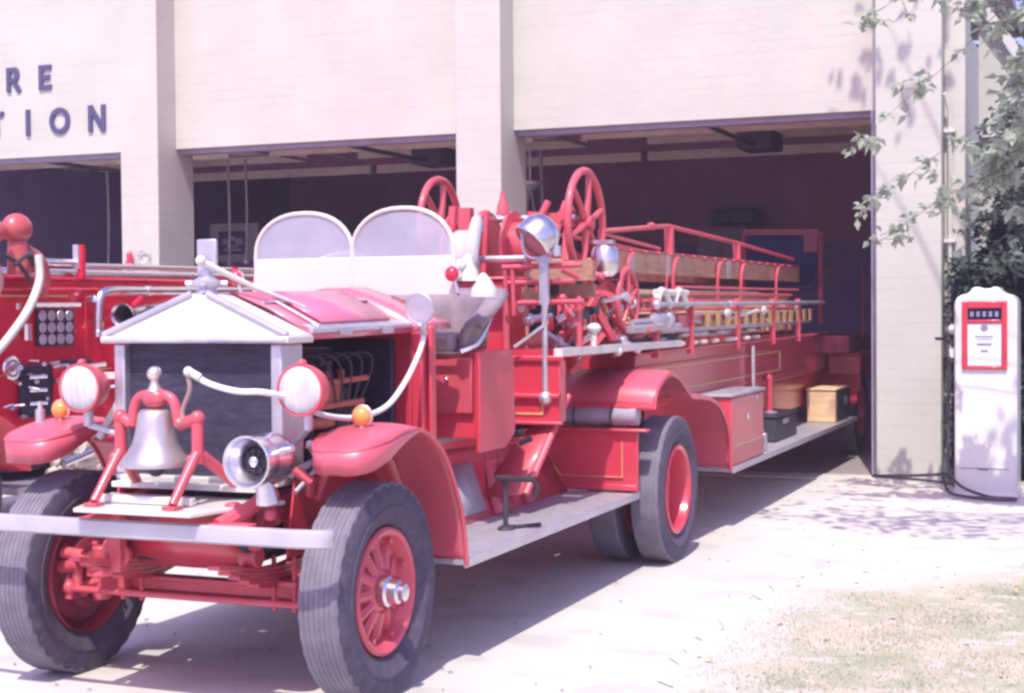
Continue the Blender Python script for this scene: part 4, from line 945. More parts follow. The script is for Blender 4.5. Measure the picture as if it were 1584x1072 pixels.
for k in range(24): g.cyl((mx(-3.21),9.5+k*.33,1.95),(-3.21,9.5+k*.33,1.95), .016, n=8)
g.build('ladder_rungs', WOOD, TR, kind='stuff')
# side ladder racks: vertical straps and rails
g = G()
for y in (9.75, 10.62, 12.0, 13.3, 14.4): g.bar((-2.95,y,1.30),(-2.95,y,1.70), .05, .03, up=(0,1,0))
g.tube([(-2.97,9.5,1.62),(-2.97,14.6,1.62)], .013, 8); g.tube([(-2.98,9.7,1.585),(-2.98,13.6,1.585)], .010, 8)
g.bar((-2.98,10.3,1.52),(-2.98,10.6,1.52), .06, .12)
g.box(-3.10,-2.94,9.6,15.0,1.335,1.345); g.build('ladder_rack', REDT, TR)
for k, (x,y0,y1,z,r) in enumerate([(-2.93,9.72,15.6,1.655,.017),(-3.02,9.4,13.2,1.74,.02)]):
    g = G(); g.tube([(x,y0,z),(x,y1,z+.01)], r, 8)
    if k == 0:
        g.ball((x,y0,z), .034, 12); g.ball((x,11.7,z), .028, 10)
        q = g.build('suction_pipe', DULL, TR)
    else: 
        g.v = []; g.f = []; g.m = []; g.bar((x,9.2,z),(x,13.0,z+.004), .04, .03); q = g.build('wooden_pole', PINE, TR)
g = G()
for y in (9.80, 10.22): g.tube(spline([(-2.96,y,1.64),(-2.95,y+.04,1.73),(-2.95,y+.16,1.74),(-2.94,y+.26,1.64)],4), .028, 8)
g.cyl((-2.96,9.8,1.735),(-2.96,10.55,1.735), .026, n=10); g.build('nozzle_clamp', WHITE, TR)
g = G(); g.cyl((-2.95,9.25,1.545),(-2.95,9.7,1.55), .016, n=10); g.lathe((-2.95,9.65,1.55),(0,1,0),[(0,.02),(.06,.05),(.2,.055),(.30,.05),(.31,.06),(.38,.06)],16); g.cyl((-2.95,9.2,1.50),(-2.95,10.3,1.505), .03, n=10); g.build('play_pipe', DULL, TR)
g = G()
for y, z in ((11.55,1.585),(12.8,1.60)): g.ball((-2.91,y,z), (.02,.09,.035), 14)
g.ball((-2.93,14.2,1.62), (.02,.06,.02), 10); g.tube([(-2.95,12.0,1.56),(-2.92,12.6,1.60)], .018, 8); g.build('rack_lamp', WHITE, TR)
g = G()
for k in range(9): g.ball((-2.97+.01*(k%2),10.0+k*.33+(k%3)*.05,1.375), (.035,.10,.02), 10)
for k in range(5): g.ball((-2.98,10.6+k*.5,1.44), (.03,.12,.02), 10)
g.build('folded_hose', HOSEW, TR)
g = G(); g.cyl((-2.99,9.0,1.41),(-2.99,10.4,1.425), .022, n=10); g.box(-3.3,-2.97,8.6,9.9,1.36,1.375); g.build('axle_tube', BLACK, TR)
g = G(); g.bar((-2.94,7.88,1.395),(-2.94,10.28,1.385), .05, .045); g.ball((-2.93,8.9,1.37), .03, 10); g.cyl((-2.94,8.48,1.41),(-2.94,8.48,1.50), .022, n=10); g.ball((-2.94,8.48,1.52), (.045,.045,.03), 14); g.build('white_bar', WHITE, TR)
g = G()
for _ in range(26):
    y, z = rnd.uniform(9.6,14.6), rnd.uniform(1.36,1.62); c = V(-3.02+rnd.uniform(-.08,.03), y, z)
    g.bar(c, c+V(0, rnd.uniform(.15,.7), rnd.uniform(-.01,.01)), .02, .02)
g.build('rack_tools', BLACK, TR)
g = G()
for _ in range(22):
    y, z = rnd.uniform(9.5,14.2), rnd.uniform(1.40,1.60); c = V(-2.99+rnd.uniform(-.06,.03), y, z)
    g.cyl(c, c+V(0, rnd.uniform(.08,.35), 0), rnd.uniform(.008,.02), n=8)
g.build('rack_fittings', DULL, TR)
g = G()
for x, z0 in ((-3.30,1.42),(-3.55,1.42),(-3.85,1.42)):
    g = G()
    for z in (z0, z0+.30): g.bar((x,9.5,z),(x,15.6,z+.01), .03, .07)
    for k in range(17): g.bar((x,9.7+k*.34,z0+.03),(x,9.7+k*.34,z0+.28), .02, .035)
    g.build('bed_ladder', WOOD, TR, kind='stuff')
g = G()
for k in range(5): g.tube([(-3.12-.02*k,9.4+.1*k,1.50+.03*k),(-3.12-.02*k,14.2+.2*k,1.51+.03*k)], .012, 6)
g.build('pike_poles', PINE, TR)
for k in range(26):
    y = 9.75+k*.19; G().box(-3.06,-3.035,y,y+.06,1.40+.006*(k%3),1.57).build('rack_slat', RUNG if k % 3 else REDT, TR)
g = G()
for k in range(4): g.tube([(-3.0+.01*k,9.7+.3*k,1.42+.055*k),(-3.0+.01*k,13.0+.5*k,1.425+.055*k)], .012, 6)
g.build('rack_rods', DULL, TR)
g = G()
for k in range(3): g.tube([(-2.99,9.6+.4*k,1.68+.05*k),(-2.99,14.0+.3*k,1.685+.05*k)], .011, 6)
g.build('rack_rods', REDT, TR)
g = G()
for _ in range(18):
    x, y, z = rnd.uniform(-3.3,-2.96), rnd.uniform(8.3,9.7), rnd.uniform(1.38,1.95)
    c = V(x,y,z); d = V(rnd.uniform(-.05,.05), rnd.uniform(-.04,.04), rnd.uniform(-.10,.10)); g.cyl(c-d, c+d, rnd.uniform(.01,.022), n=8)
    if rnd.random()<.5: g.ball(c+d, .026, 10)
g.build('hoist_linkage', REDT, TR)
g = G()
for _ in range(12):
    x, y, z = rnd.uniform(-3.3,-3.0), rnd.uniform(8.5,9.7), rnd.uniform(1.38,1.85); g.box(x,x+.06,y,y+.1,z,z+rnd.uniform(.04,.10))
g.build('hoist_bracket', BLACK, TR)
# ---- carried things
def load(name, loc, label, cat, group=None): return thing(name, loc, label, cat, group)
LD = load('ground_ladder', (-2.98,12.2,1.47), 'ground ladder on edge with yellow rungs and white lower rail on the truck side', 'ladder')
g = G(); g.bar((-2.965,9.9,1.475),(-2.965,15.0,1.478), .035, .03); g.build('rail', DULL, LD)
g = G(); g.bar((-2.985,10.0,1.555),(-2.985,14.4,1.565), .03, .03); g.build('rail', REDT, LD)
for k in range(14):
    y = 11.05+k*.30; G().box(-2.958,-2.940,y,y+.085,1.487,1.60).build('rung', RUNG, LD)
wb = load('wooden_box', (-3.0,14.1,.455), 'pale pine box standing on the rear running board of the ladder truck', 'box')
wb.location = (-2.92,15.7,.457)
g = G(); g.box(-3.06,-2.77,15.35,16.15,.457,.775); g.build('case', PINE, wb, bevel=.01)
g = G(); g.box(-3.07,-2.76,15.34,16.17,.778,.80); g.build('lid', PINE, wb, bevel=.006)
g = G(); g.box(-2.769,-2.76,15.4,16.1,.47,.77); g.build('side_shade', BLACK, wb)  # black sheet stands in for shade on the pine box's side
g = G(); g.ball((-2.75,15.8,.66), (.02,.07,.05), 12); g.build('handle', DULL, wb)
db = load('black_toolbox', (-3.0,12.9,.455), 'low black toolbox on the rear running board beside the red toolbox', 'box')
g = G(); g.box(-3.13,-2.86,13.0,13.9,.458,.66); g.build('case', BLACK, db, bevel=.015)
g = G(); g.box(-3.14,-2.85,12.99,13.92,.663,.69); g.build('lid', ENGINE, db, bevel=.008)
g = G(); g.box(-2.858,-2.85,13.3,13.5,.60,.64); g.build('catch', DULL, db)
jk = load('screw_jack', (-2.98,12.5,.66), 'tall grey cone shaped screw jack beside the red toolbox on the running board', 'jack')
g = G(); g.lathe((-3.0,12.75,.455),(0,0,1),[(0,.12),(.03,.12),(.05,.10),(.42,.055),(.50,.05)],20); g.build('body', DULL, jk)
g = G(); g.cyl((-3.0,12.75,.95),(-3.0,12.75,1.30), .022, n=12); g.ball((-3.03,12.7,.93), (.06,.04,.03), 12); g.build('screw', CHROME, jk)
j2 = load('red_jack', (-2.96,13.4,.69), 'thin red bottle jack standing on the black toolbox', 'jack')
g = G(); g.cyl((-2.98,13.3,.69),(-2.98,13.3,1.0), .028, n=12); g.ball((-2.99,13.3,1.0), .04, 12); g.build('body', RED, j2)
G().lathe((-2.98,13.3,.692),(0,0,1),[(0,.07),(.012,.07),(.02,.03)],16).build('foot', DULL, j2)
lt = load('small_lantern', (-2.85,12.3,.455), 'small grey lantern on the running board edge by the red toolbox', 'lantern')
g = G(); g.box(-2.86,-2.78,12.25,12.33,.457,.60); g.build('case', DULL, lt, bevel=.008)
g = G(); g.cyl((-2.82,12.25,.54),(-2.82,12.24,.54), .022, n=12); g.build('lens', DARKG, lt)
g = G(); g.torus((-2.82,12.29,.61), (1,0,0), .03, .005, 16, 6); g.build('handle', BLACK, lt)
cr = load('canvas_roll', (-3.1,8.95,.95), 'grey rolled canvas lying across the truck in front of the rear fender', 'tarpaulin')
g = G(); rows = []
for i in range(17):
    x = -3.38+.56*i/16; r = .060*(1+.05*math.sin(i*1.7)); rows.append([V(x, 8.95+math.cos(2*math.pi*k/18)*r, .972+math.sin(2*math.pi*k/18)*r*(1+.04*math.sin(i+k))) for k in range(19)])
g.grid(rows); g.lathe((-2.82,8.95,.972),(1,0,0),[(0,.06),(.003,.03),(.006,.001)],18); g.build('roll', CANVAS, cr, smooth=60)
g = G()
for x in (-3.22,-2.98): g.torus((x,8.95,.972), (1,0,0), .064, .006, 24, 6)
g.build('strap', BLACK, cr)
br = load('bell_rope', (-3.5,5.3,1.3), 'white bell rope looping from the bell past the left headlight to the mirror', 'rope')
P = spline([(-3.575,5.28,1.39),(-3.50,5.30,1.345),(-3.38,5.32,1.315),(-3.28,5.36,1.31),(-3.22,5.52,1.27),(-3.20,5.68,1.20),(-3.19,5.97,1.165),(-3.19,6.26,1.19),(-3.19,6.45,1.28),(-3.185,6.59,1.40),(-3.18,6.66,1.50),(-3.19,6.68,1.60)], 7)
g = G(); g.tube(P, .013, 10); g.build('rope', WROPE, br)
g = G(); g.ball((-3.58,5.27,1.395), .022, 12); g.cyl((-3.57,5.275,1.39),(-3.535,5.285,1.37), .018, n=10); g.build('knot', WHITE, br)
g = G(); g.tube(spline([(-3.585,5.27,1.385),(-3.575,5.27,1.32),(-3.61,5.27,1.24),(-3.605,5.265,1.18)],5), .010, 8); g.build('leather_strap', mat('brown_leather',(.32,.22,.20),.7), br)

# ================================================================ SECOND ENGINE in the middle bay
FE = thing('fire_engine', (-8.0, 11, 0), 'bright red pumper with gauge panel and chrome pipes behind the left of the ladder truck', 'fire engine')
XS = -7.0
g = G(); g.box(-9.0,XS,8.05,13.5,.86,1.86); g.box(-9.0,XS+.01,8.05,13.5,1.862,1.885); 
fb = g.build('body', RED2, FE, bevel=.02)
g = G(); g.box(-8.9,XS-.05,8.3,13.4,.55,.86); g.build('lower_panel', BLACK, FE)
g = G(); g.box(-9.0,XS+.28,8.0,13.5,.44,.49); g.build('running_board', DULL, FE)
g = G(); g.box(XS,XS+.012,8.05,8.82,1.745,1.757); g.box(XS,XS+.011,8.05,9.3,1.215,1.223); g.build('gold_stripe', GOLD, fb)
g = G(); g.tube([(XS+.02,8.05,1.80),(XS+.02,9.15,1.80)], .012, 8); g.tube([(XS+.02,9.0,1.78),(XS+.02,9.0,.9)], .006, 6); g.build('body_moulding', RED2, fb)
# gauges
gp = G().box(XS+.005,XS+.03,8.47,8.86,1.40,1.66).build('gauge_panel', ENGINE, FE, bevel=.006)
for r_ in range(3):
    for c_ in range(4):
        g = G(); c = (XS+.03, 8.52+c_*.095, 1.615-r_*.082); g.torus(c, (1,0,0), .032, .006, 18, 6); g.lathe(c, (1,0,0), [(0,.03),(.004,.03)], 16); g.build('gauge', DULL, gp)
g = G(); g.tube([(XS+.06,8.40,1.69),(XS+.06,8.88,1.69)], .018, 8); g.tube([(XS+.04,9.0,1.735),(XS+.09,9.0,1.735)], .028, 10); g.tube([(XS+.04,8.35,1.56),(XS+.04,8.35,1.45)], .03, 8); g.tube([(XS+.05,8.25,1.66),(XS+.05,8.25,1.70)], .02, 8); g.build('panel_light', CHROME, FE)
g = G(); g.tube(spline([(XS+.10,9.04,1.49),(XS+.10,9.04,1.62),(XS+.10,9.06,1.74),(XS+.10,9.16,1.785),(XS+.10,9.5,1.79)],5)+[V(XS+.10,11.5,1.80)], .035, 12); g.lathe((XS+.10,9.04,1.46),(0,0,1),[(0,.045),(.04,.045),(.045,.038),(.10,.038)],14)
g.lathe((XS+.10,9.6,1.79),(0,1,0),[(0,.042),(.05,.042)],14); g.build('suction_hose_pipe', CHROME, FE)
g = G(); g.tube([(XS-.1,8.0,1.90),(XS-.1,11.6,1.91)], .045, 12); g.tube([(XS-.02,8.55,1.985),(XS-.02,9.0,1.985)], .03, 10); g.tube([(XS-.02,9.05,1.97),(XS-.02,11.6,1.98)], .022, 10); g.build('chrome_handrail', CHROME, FE)
g = G(); g.cyl((XS,8.98,1.88),(XS,8.98,2.12), .035, n=10); g.cyl((XS-.05,8.5,2.0),(XS-.05,8.52,2.05), .03, n=8); g.cyl((XS,11.0,1.88),(XS,11.0,2.0), .03, n=10); g.build('rail_stanchion', RED2, FE)
g = G(); g.box(XS-.03,XS+.015,8.93,8.97,1.95,2.12); g.build('bracket_plate', DULL, FE)
g = G(); hc = V(XS+.18, 9.22, 1.61); g.lathe(hc, (-.15,1,.09), [(0,.072),(-.015,.085),(-.02,.088),(-.005,.09),(.05,.07),(.12,.052),(.22,.048),(.9,.048),(1.0,.03)], 26, cap=False); hn = g.build('chrome_horn', CHROME, FE, smooth=50)
g = G(); g.lathe(hc, (-.15,1,.09), [(0,.07),(.06,.05),(.14,.04)], 22, cap=False); g.tube([hc+V(0,.3,.02),hc+V(0,.5,.0)], .052, 14); g.build('horn_throat', BLACK, hn)
g = G(); g.tube([hc+V(.0,.12,.07), hc+V(.02,.2,.13)], .02, 8); g.tube([hc+V(0,.6,.08),hc+V(0,.65,.12)], .02, 8); g.build('horn_mount', RED2, hn)
# lower pump panel
g = G(); g.box(XS+.005,XS+.04,8.28,8.60,.92,1.28); g.box(XS+.005,XS+.04,8.72,9.05,1.0,1.30); pp = g.build('pump_panel', ENGINE, FE, bevel=.01)
rn = random.Random(11)
g = G()
for _ in range(34):
    y, z = rn.uniform(8.1,9.4), rn.uniform(.92,1.33); c = V(XS+.05,y,z)
    if rn.random() < .5: g.ball(c, (.02,rn.uniform(.015,.045),rn.uniform(.01,.02)), 10)
    else: g.cyl(c, c+V(.06,rn.uniform(-.03,.05),rn.uniform(-.02,.02)), rn.uniform(.008,.02), n=8)
g.torus((XS+.08,8.14,1.27), (1,0,0), .07, .014, 24, 8); g.lathe((XS+.06,8.14,1.27),(1,0,0),[(0,.05),(.03,.045),(.04,.02)],16)
for k in range(3): g.tube([(XS+.06,8.33,1.02+k*.09),(XS+.10,8.46,1.02+k*.09)], .016, 8)
g.tube([(XS+.1,8.7,1.24),(XS+.1,9.1,1.26)], .02, 8); g.build('pump_controls', CHROME, pp)
g = G(); g.box(XS+.041,XS+.05,8.60,8.71,1.0,1.27); g.box(XS+.042,XS+.055,8.62,8.69,1.13,1.14); g.ball((XS+.06,9.2,1.16),(.03,.1,.03),10); g.build('pump_door', RED2, pp)
# air chamber ball and dome of the front pump
g = G(); g.ball((XS+.1,8.19,2.20), (.09,.115,.10), 24); g.ball((XS+.1,7.98,2.17), (.07,.08,.075), 20); g.cyl((XS+.1,8.19,2.12),(XS+.1,8.22,1.9), .06, .09, n=16)
g.tube(spline([(XS+.12,8.24,2.05),(XS+.14,8.36,1.98),(XS+.12,8.42,1.85),(XS+.1,8.39,1.75)],5), .05, 10); bl = g.build('air_chamber', mat('salmon_enamel',(.52,.09,.09),.4,coat=.4), FE, smooth=60)
g = G(); g.ball((XS-.1,7.79,1.86), (.3,.36,.26), 28); g.build('pump_dome', mat('pink_cream_enamel',(.74,.46,.42),.4,coat=.3), FE, smooth=60)
g = G(); g.tube(spline([(XS+.05,7.84,2.1),(XS+.16,8.09,1.98),(XS+.18,8.22,1.85)],5), .016, 8); g.tube(spline([(XS+.2,8.04,1.95),(XS+.2,8.19,2.02),(XS+.2,8.29,1.92)],5), .014, 8); g.cyl((XS+.18,8.21,2.03),(XS+.18,8.27,1.97), .03, n=8); g.build('pump_pipe', BLACK, bl)
# fender hose in front
g = G(); g.tube(spline([(XS+.25,8.22,2.02),(XS+.27,8.20,1.85),(XS+.3,8.05,1.66),(XS+.3,7.86,1.48),(XS+.3,7.7,1.36)],6), .028, 10); g.build('white_hose', WHITE, FE)
for y in (8.6, 12.6):
    pass
g = G(); rows = [[V(-9.05,p.x,p.y), V(XS+.30,p.x,p.y)] for p in spline([(7.2,.9,0),(7.4,1.0,0),(7.7,1.0,0),(7.95,.86,0),(8.05,.6,0)],4)]
g.grid(rows); g.build('front_fender', RED2, FE, solid=.01)
for yy in (7.45, 12.3):
    for xx, s in ((XS+.10, 1), (-8.95, -1)):
        g = G(); o = (xx, yy, .47); g.lathe(o, (s,0,0), [(-.09,.27),(.07,.26),(.05,.2),(.02,.1),(.06,.06)], 28); wq = g.build('wheel', RED2, FE)
        g = G(); g.lathe(o, (s,0,0), [(-.10,.27),(-.11,.38),(-.09,.45),(-.04,.47),(.04,.47),(.09,.45),(.11,.38),(.10,.27)], 40, cap=False); g.build('tyre', RUBBER, wq)
ch = thing('hose_pile', (-6.9, 8.9, .49), 'pile of beige cotton fire hose flaked on the running board of the pumper', 'hose')
for k in range(4):
    g = G(); z = .52+k*.055; yy = 8.55+.05*k
    g.tube(spline([(XS+.03,yy,z),(XS+.06,yy+.2,z+.04),(XS+.1,yy+.5,z+.0),(XS+.16,yy+.62,z+.01),(XS+.2,yy+.45,z+.04),(XS+.18,yy+.2,z+.0),(XS+.22,yy-.02,z+.02)],6), .032, 10); g.build('hose', HOSEW, ch)
g = G(); g.cyl((XS+.2,8.5,.6),(XS+.24,8.75,.66), .035, n=12); g.cyl((XS+.2,9.1,.72),(XS+.15,9.25,.74), .045, n=12); g.build('nozzle', CHROME, ch)

# ================================================================ FUEL PUMP
GP = thing('fuel_pump', (-1.16, 13.45, 0), 'old white fuel pump with red dial frame beside the right pillar', 'fuel pump')
y0, y1 = 13.40, 13.82; xa, xb = -1.415, -.905
g = G(); prof = [(xa,.03),(xb,.03),(xb,1.63)]
prof += [(xb-.008,1.67),(xb-.03,1.70),(xb-.06,1.715),(xb-.10,1.725),(xb-.13,1.745),(xb-.15,1.775),(xb-.19,1.782),(xb-.21,1.77),(xb-.255,1.765),(xa+.21,1.77),(xa+.19,1.782),(xa+.15,1.775),(xa+.13,1.745),(xa+.10,1.725),(xa+.06,1.715),(xa+.03,1.70),(xa+.008,1.67),(xa,1.63)]
g.prism(prof, 'y', y0, y1); cab = g.build('cabinet', PUMPW, GP, bevel=.018)
g = G(); g.box(xa-.015,xb+.015,y0-.015,y1+.015,0.012,.045); g.build('base', PUMPW, GP, bevel=.006)
g = G(); g.box(xa+.05,xb-.07,y0-.004,y0-.0005,.245,.249); g.box(-1.22,-1.14,y0-.008,y0-.001,.238,.247); g.build('door_seam', BLACK, cab)
g = G(); X0,X1 = -1.352,-.985
for q in ((X0,X0+.045,1.085,1.66),(X1-.045,X1,1.085,1.66),(X0+.046,X1-.046,1.085,1.115),(X0+.046,X1-.046,1.60,1.66),(X0+.046,X1-.046,1.475,1.505)): g.box(q[0],q[1],y0-.026,y0-.001,q[2],q[3])
fr = g.build('dial_frame', PUMPR, GP, bevel=.008)
g = G(); g.box(X0+.048,X1-.048,y0-.012,y0-.001,1.508,1.597); g.build('price_window', DARKG, fr)
g = G(); g.box(X0+.048,X1-.048,y0-.014,y0-.001,1.118,1.472); g.build('dial_face', mat('dial_white',(.74,.74,.80),.3,coat=.4,var=.03), fr)
g = G(); g.lathe((-1.17,y0-.016,1.435),(0,1,0),[(0,.001),(0,.03),(.002,.03)],20); g.box(-1.245,-1.095,y0-.018,y0-.0145,1.36,1.368); g.box(-1.235,-1.105,y0-.018,y0-.0145,1.34,1.344); g.box(-1.23,-1.11,y0-.018,y0-.0145,1.29,1.306); g.box(-1.20,-1.14,y0-.018,y0-.0145,1.235,1.25); g.build('dial_marks', mat('dial_grey',(.25,.22,.30),.5), fr)
g = G()
for x in (-1.27,-1.22,-1.17,-1.12,-1.07): g.box(x-.014,x+.014,y0-.014,y0-.0125,1.53,1.575)
g.build('price_drum', mat('drum_grey',(.25,.25,.38),.5), fr)
g = G(); g.ball((xa-.03,13.55,1.42), (.04,.06,.045), 14); g.box(xa-.05,xa-.001,13.5,13.62,1.18,1.26); nz_ = g.build('nozzle_cradle', PUMPW, GP)
g = G(); g.tube([(xa-.04,13.56,1.38),(xa-.075,13.52,1.30),(xa-.07,13.50,1.20),(xa-.03,13.50,1.14)], .018, 8); g.tube([(xa-.16,13.45,1.345),(xa-.10,13.50,1.34),(xa-.03,13.52,1.33)], .014, 8); g.build('nozzle', BLACK, nz_)
g = G(); g.tube(spline([(xa-.045,13.52,1.22),(xa-.06,13.50,.8),(xa-.055,13.46,.45),(xa-.045,13.36,.25),(xa+.06,13.28,.11),(xa+.3,13.20,.035),(xb-.04,13.18,.03),(xb-.0,13.12,.03),(xb-.12,13.06,.03),(xa+.2,13.12,.03),(xa-.02,13.26,.05),(xa-.10,13.42,.16)],7), .014, 8); g.build('hose', HOSEB, GP)
AH = thing('hose_coil', (-1.9,14.1,0), 'black hose looped flat on the ground at the foot of the right pillar', 'hose')
g = G(); P = [V(-1.83+.36*math.cos(a), 13.98+.14*math.sin(a), .024+.004*k) for k, a in enumerate([2*math.pi*i/32 for i in range(36)])]
P += [V(-1.50,14.1,.05),V(-1.44,14.05,.2),V(-1.47,14.15,.6),V(-1.47,14.2,1.2)]; g.tube(P, .014, 8); g.build('loop', HOSEB, AH)
g = G(); g.box(-1.52,-1.44,14.2,14.26,1.15,1.28); g.build('hose_bracket', BLACK, AH)

# ================================================================ TREES AND SHRUBS
def leaves(g, c, rad, n, size, rn, fold=.25, shell=.5, up=.3):
    c = Vector(c)
    for _ in range(n):
        d = Vector((rn.gauss(0,1), rn.gauss(0,1), rn.gauss(0,1))).normalized(); q = rn.random()**(1/3)*(1-shell)+shell*rn.uniform(.75,1)
        p = c + Vector((d.x*rad[0], d.y*rad[1], d.z*rad[2]))*q
        leaf(g, p, size*rn.uniform(.6,1.25), rn, up)
def leaf(g, p, s, rn, up=.3, dirn=None):
    a = Vector((rn.gauss(0,1), rn.gauss(0,1), rn.gauss(0,.6)-.35)).normalized() if dirn is None else (Vector(dirn)+Vector((rn.gauss(0,.45),rn.gauss(0,.45),rn.gauss(0,.4)))).normalized()
    nrm = Vector((rn.gauss(0,.6), rn.gauss(0,.6), up+abs(rn.gauss(0,.6)))); b = a.cross(nrm)
    if b.length < .05: return
    b.normalize(); nn = b.cross(a)*.12*s
    g.add([p, p+a*s*.35+b*s*.32+nn, p+a*s, p+a*s*.35-b*s*.32+nn, p+a*s*.5], [(0,1,4),(1,2,4),(2,3,4),(3,0,4)])
def maple_leaf(g, p, s, rn, dirn):
    a = (Vector(dirn)+Vector((rn.gauss(0,.4),rn.gauss(0,.4),rn.gauss(0,.35)))).normalized(); nrm = Vector((rn.gauss(0,.5), rn.gauss(0,.5)-.2, .7))
    b = a.cross(nrm); b.normalize(); q = b.cross(a)
    out = [(0,0),(.25,.12),(.15,.42),(.42,.28),(.55,.55),(.68,.22),(1.05,0),(.68,-.22),(.55,-.55),(.42,-.28),(.15,-.42),(.25,-.12)]
    vs = [p + a*u*s + b*v*s + q*(abs(v)*.25*s) for u, v in out]; g.add(vs, [tuple(range(12))])
rn = random.Random(5)
MT = thing('maple_tree', (1.6, 10.6, 0), 'maple tree at the right whose pale leafy branches hang across the pillar', 'tree')
g = G(); g.tube(spline([(1.6,10.6,0),(1.55,10.55,1.2),(1.6,10.5,2.6),(1.4,10.4,4.0),(1.1,10.3,6)],5), [.19-.10*i/20 for i in range(21)], 14)
tips = [(-2.35,13.2,3.05),(-2.25,12.7,2.55),(-2.3,12.8,2.2),(-1.9,11.5,4.1),(-1.3,11.2,3.9),(-.7,11,3.3),(-.9,12.2,3.0),(-.5,12.0,3.6),(-1.2,13.0,2.75),(2.8,11,4.5),(3,9.3,5),(1,8.8,5.5)]
trunk = g.build('trunk', BARK, MT, smooth=60)
crown = G(); br_ = G()
def branch(a, b, r0_, spread, nl, sz, sag=.25):
    a, b = Vector(a), Vector(b); m1 = a.lerp(b,.4)+V(rn.uniform(-.2,.2),rn.uniform(-.2,.2),sag); m2 = a.lerp(b,.75)+V(0,0,sag*.6)
    P = spline([a,m1,m2,b],6); br_.tube(P, [r0_*(1-.85*i/(len(P)-1)) for i in range(len(P))], 6)
    return P
def spray(P, frac, n, sz, w_=.25):
    k = 0
    while k < n:
        i = int(len(P)*(frac+(1-frac)*rn.random()**.7)); i = min(i, len(P)-1); p = P[i]
        side = Vector((rn.gauss(0,1),rn.gauss(0,1),rn.gauss(-.2,.6))).normalized(); q = p+side*w_*rn.random(); m = rn.randint(3,7)
        for _ in range(m): leaf(crown, q+Vector((rn.gauss(0,.02),rn.gauss(0,.02),rn.gauss(0,.015))), sz*rn.uniform(.6,1.15), rn, .6, dirn=(rn.gauss(-.35,.6), rn.gauss(-.1,.4), rn.gauss(-.45,.3)))
        k += m
        br_.tube([p,q], .0025, 4)
top = V(1.3,10.4,4.6)
# hanging sprays placed where the branches cross the pillar and the right bay
SPR = [((-.3,11.6,3.75),(-2.05,12.6,3.0),46,.13),((-.6,11.9,3.1),(-2.05,12.7,2.42),40,.12),((-.7,12.0,2.7),(-2.0,12.8,2.12),34,.12),
       ((-.2,10.4,4.1),(-1.75,11.2,3.72),46,.13),((.2,10.6,4.0),(-1.15,11.3,3.72),40,.13),((.2,11.0,3.6),(-.95,11.6,3.15),46,.13),((.2,11.2,3.1),(-.95,11.9,2.75),60,.13),
       ((.3,11.3,2.8),(-1.1,12.0,2.55),80,.12),((.2,11.5,2.5),(-1.35,12.2,2.45),56,.12),((.4,11.2,3.3),(-.55,11.4,2.9),60,.13),((.2,11.4,2.4),(-.75,12.0,2.3),70,.12)]
SPR += [((-.3,10.6,4.0),(-1.45,11.2,3.95),50,.13),((.3,10.8,3.9),(-.95,11.3,3.55),70,.13),((.3,10.8,3.5),(-.75,11.2,3.35),70,.13),((.3,10.9,3.2),(-.8,11.4,3.0),70,.13),((.2,11.3,2.9),(-1.0,12.0,2.75),60,.13)]
for a, b, n, sz in SPR:
    hub = Vector(a)
    P0 = branch(top+V(rn.uniform(-.3,.3),rn.uniform(-.2,.2),rn.uniform(-.8,.6)), hub+V(1.1,-.2,.5), .03, 0, 0, 0, .2)
    P1 = branch(hub+V(1.1,-.2,.5), b, .006, 0, 0, 0, rn.uniform(.15,.35)); spray(P1, .55, int(n*2.3), sz*.8, .15)
# canopy above the frame that throws the dappled shade
for _ in range(34):
    c = V(rn.uniform(-1.9,3.4), rn.uniform(7.8,10.4), rn.uniform(4.7,6.8))
    if c.x < -.4 and c.z < 4.9: continue
    P0 = branch(V(1.3,10.4,rn.uniform(4,6)), c, .03, 0, 0, 0, .1)
    leaves(crown, c, (.7,.6,.3), 55, .13, rn, shell=.3)
for _ in range(2):
    c = V(rn.uniform(-1.9,-1.3), rn.uniform(11.4,12.8), rn.uniform(7.6,8.9)); leaves(crown, c, (.7,.6,.4), 45, .14, rn, shell=.3); branch(V(1.1,10.3,5.9), c, .03, 0, 0, 0, .1)
br_.build('limbs', BARK, MT); crown.build('crown', LEAF, MT, smooth=0)
def shrub(name, x, y, h, w_, n, m, lab, cat, sz=.08, group=None, d=.5):
    t = thing(name, (x,y,0), lab, cat, group); g = G()
    for k in range(5):
        a = k*1.3; g.tube([(x+.03*math.cos(a),y+.03*math.sin(a),0),(x+w_*.3*math.cos(a),y+d*.3*math.sin(a),h*.5),(x+w_*.4*math.cos(a*1.3),y+d*.4*math.sin(a),h*.85)], [.035,.02,.008], 6)
    g.build('stem', BARK, t); g = G()
    for k in range(int(h*9)):
        z = h*(.06+.9*(k+.5)/int(h*9)); q = 1-.35*(z/h)**3
        for j in range(3):
            c = V(x+rn.uniform(-.55,.55)*w_*q, y+rn.uniform(-.4,.4)*d, z+rn.uniform(-.1,.1)); leaves(g, c, (w_*.42*rn.uniform(.6,1.1), d*.5, .24), n//(3*int(h*9)), sz, rn, shell=.6)
    g.build('foliage', m, t, smooth=0); return t
shrub('evergreen_shrub', -1.45, 14.55, 2.0, .20, 4200, LEAFD, 'small dark evergreen shrub touching the foot of the right pillar beside the fuel pump', 'shrub', .075)
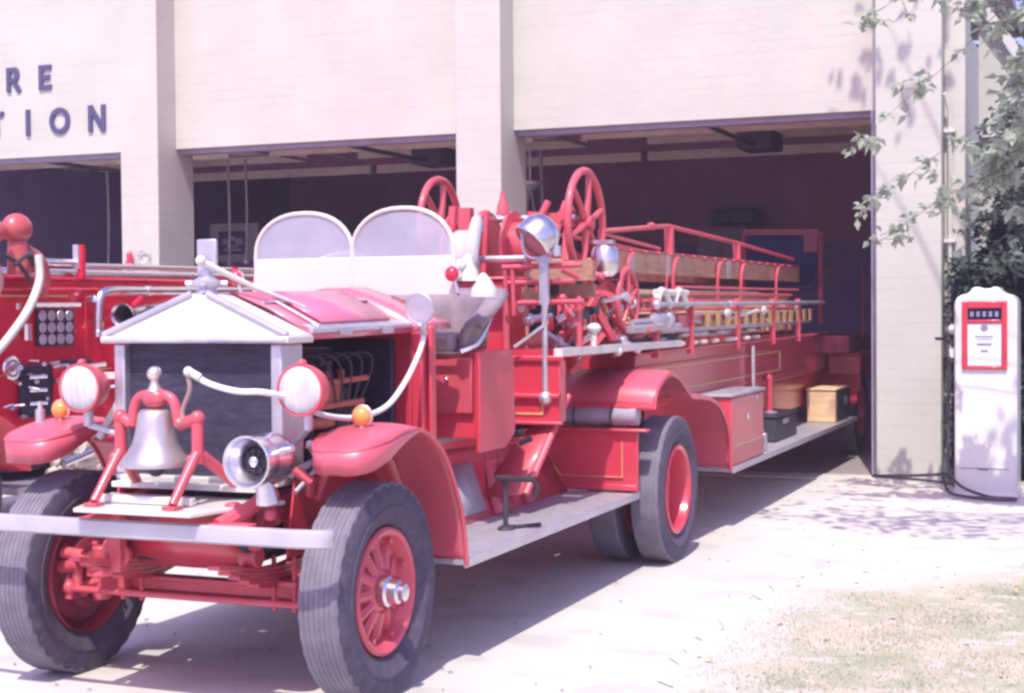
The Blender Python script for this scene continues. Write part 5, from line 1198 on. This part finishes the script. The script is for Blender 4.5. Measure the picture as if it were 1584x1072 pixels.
shrub('evergreen_shrub', -.85, 14.9, 2.7, .55, 15000, LEAFD, 'dark evergreen shrub directly behind the fuel pump', 'shrub', .075)
shrub('evergreen_shrub', .05, 14.9, 2.9, .6, 7000, LEAFD, 'dark evergreen shrub at the right edge beyond the fuel pump', 'shrub', .08)
shrub('evergreen_shrub', -1.2, 15.2, 2.35, .36, 9000, LEAFD, 'dark evergreen shrub filling the gap left of the fuel pump head', 'shrub', .075)
shrub('young_tree', -.75, 14.6, 3.1, .30, 100, LEAFM, 'grey green leafy sapling rising in front of the gable wall', 'tree', .10)
t = [o for o in bpy.data.objects if o.name.startswith('young_tree')][0]
g = G()
for _ in range(64): 
    z = rn.uniform(1.95,3.4); leaves(g, (-.80+rn.uniform(-.55,.6)*(1.15-.45*(z-2.1)), 14.3+rn.uniform(-.2,.2), z), (.2,.2,.16), 46, .09, rn, shell=.3)
g.build('crown', LEAFM, t, smooth=0)
BT = thing('background_tree', (1.5, 26, 0), 'tall green tree beyond the gable roof at the top right corner', 'tree')
g = G(); g.tube([(1.5,26,0),(1.4,26,4),(1.0,26,8)], [.3,.22,.08], 10); g.build('trunk', BARK, BT)
g = G()
for _ in range(34): leaves(g, (rn.uniform(-2.4,3.2), 26+rn.uniform(-1.4,1.4), rn.uniform(4.5,9.5)), (.9,.8,.6), 110, .2, rn, shell=.5)
g.build('crown', LEAFM, BT, smooth=0)

# ================================================================ ADDED VEIL
hz = bpy.data.materials.new('lilac_veil'); hz.use_nodes = True; n = hz.node_tree.nodes; n.remove(n['Principled BSDF'])
pv = n.new('ShaderNodeVolumePrincipled'); pv.inputs['Color'].default_value = (.92, .76, 1.0, 1); pv.inputs['Density'].default_value = VEIL; pv.inputs['Anisotropy'].default_value = 0  # added volume, tuned to lift dark tones to lilac
hz.node_tree.links.new(pv.outputs[0], n['Material Output'].inputs['Volume'])
g = G(); g.box(-45, 20, -15, 45, -1, 14); ho = g.build('veil', hz, smooth=0, kind='stuff'); tag(ho, 'added thin lilac haze over the whole station yard', 'veil')
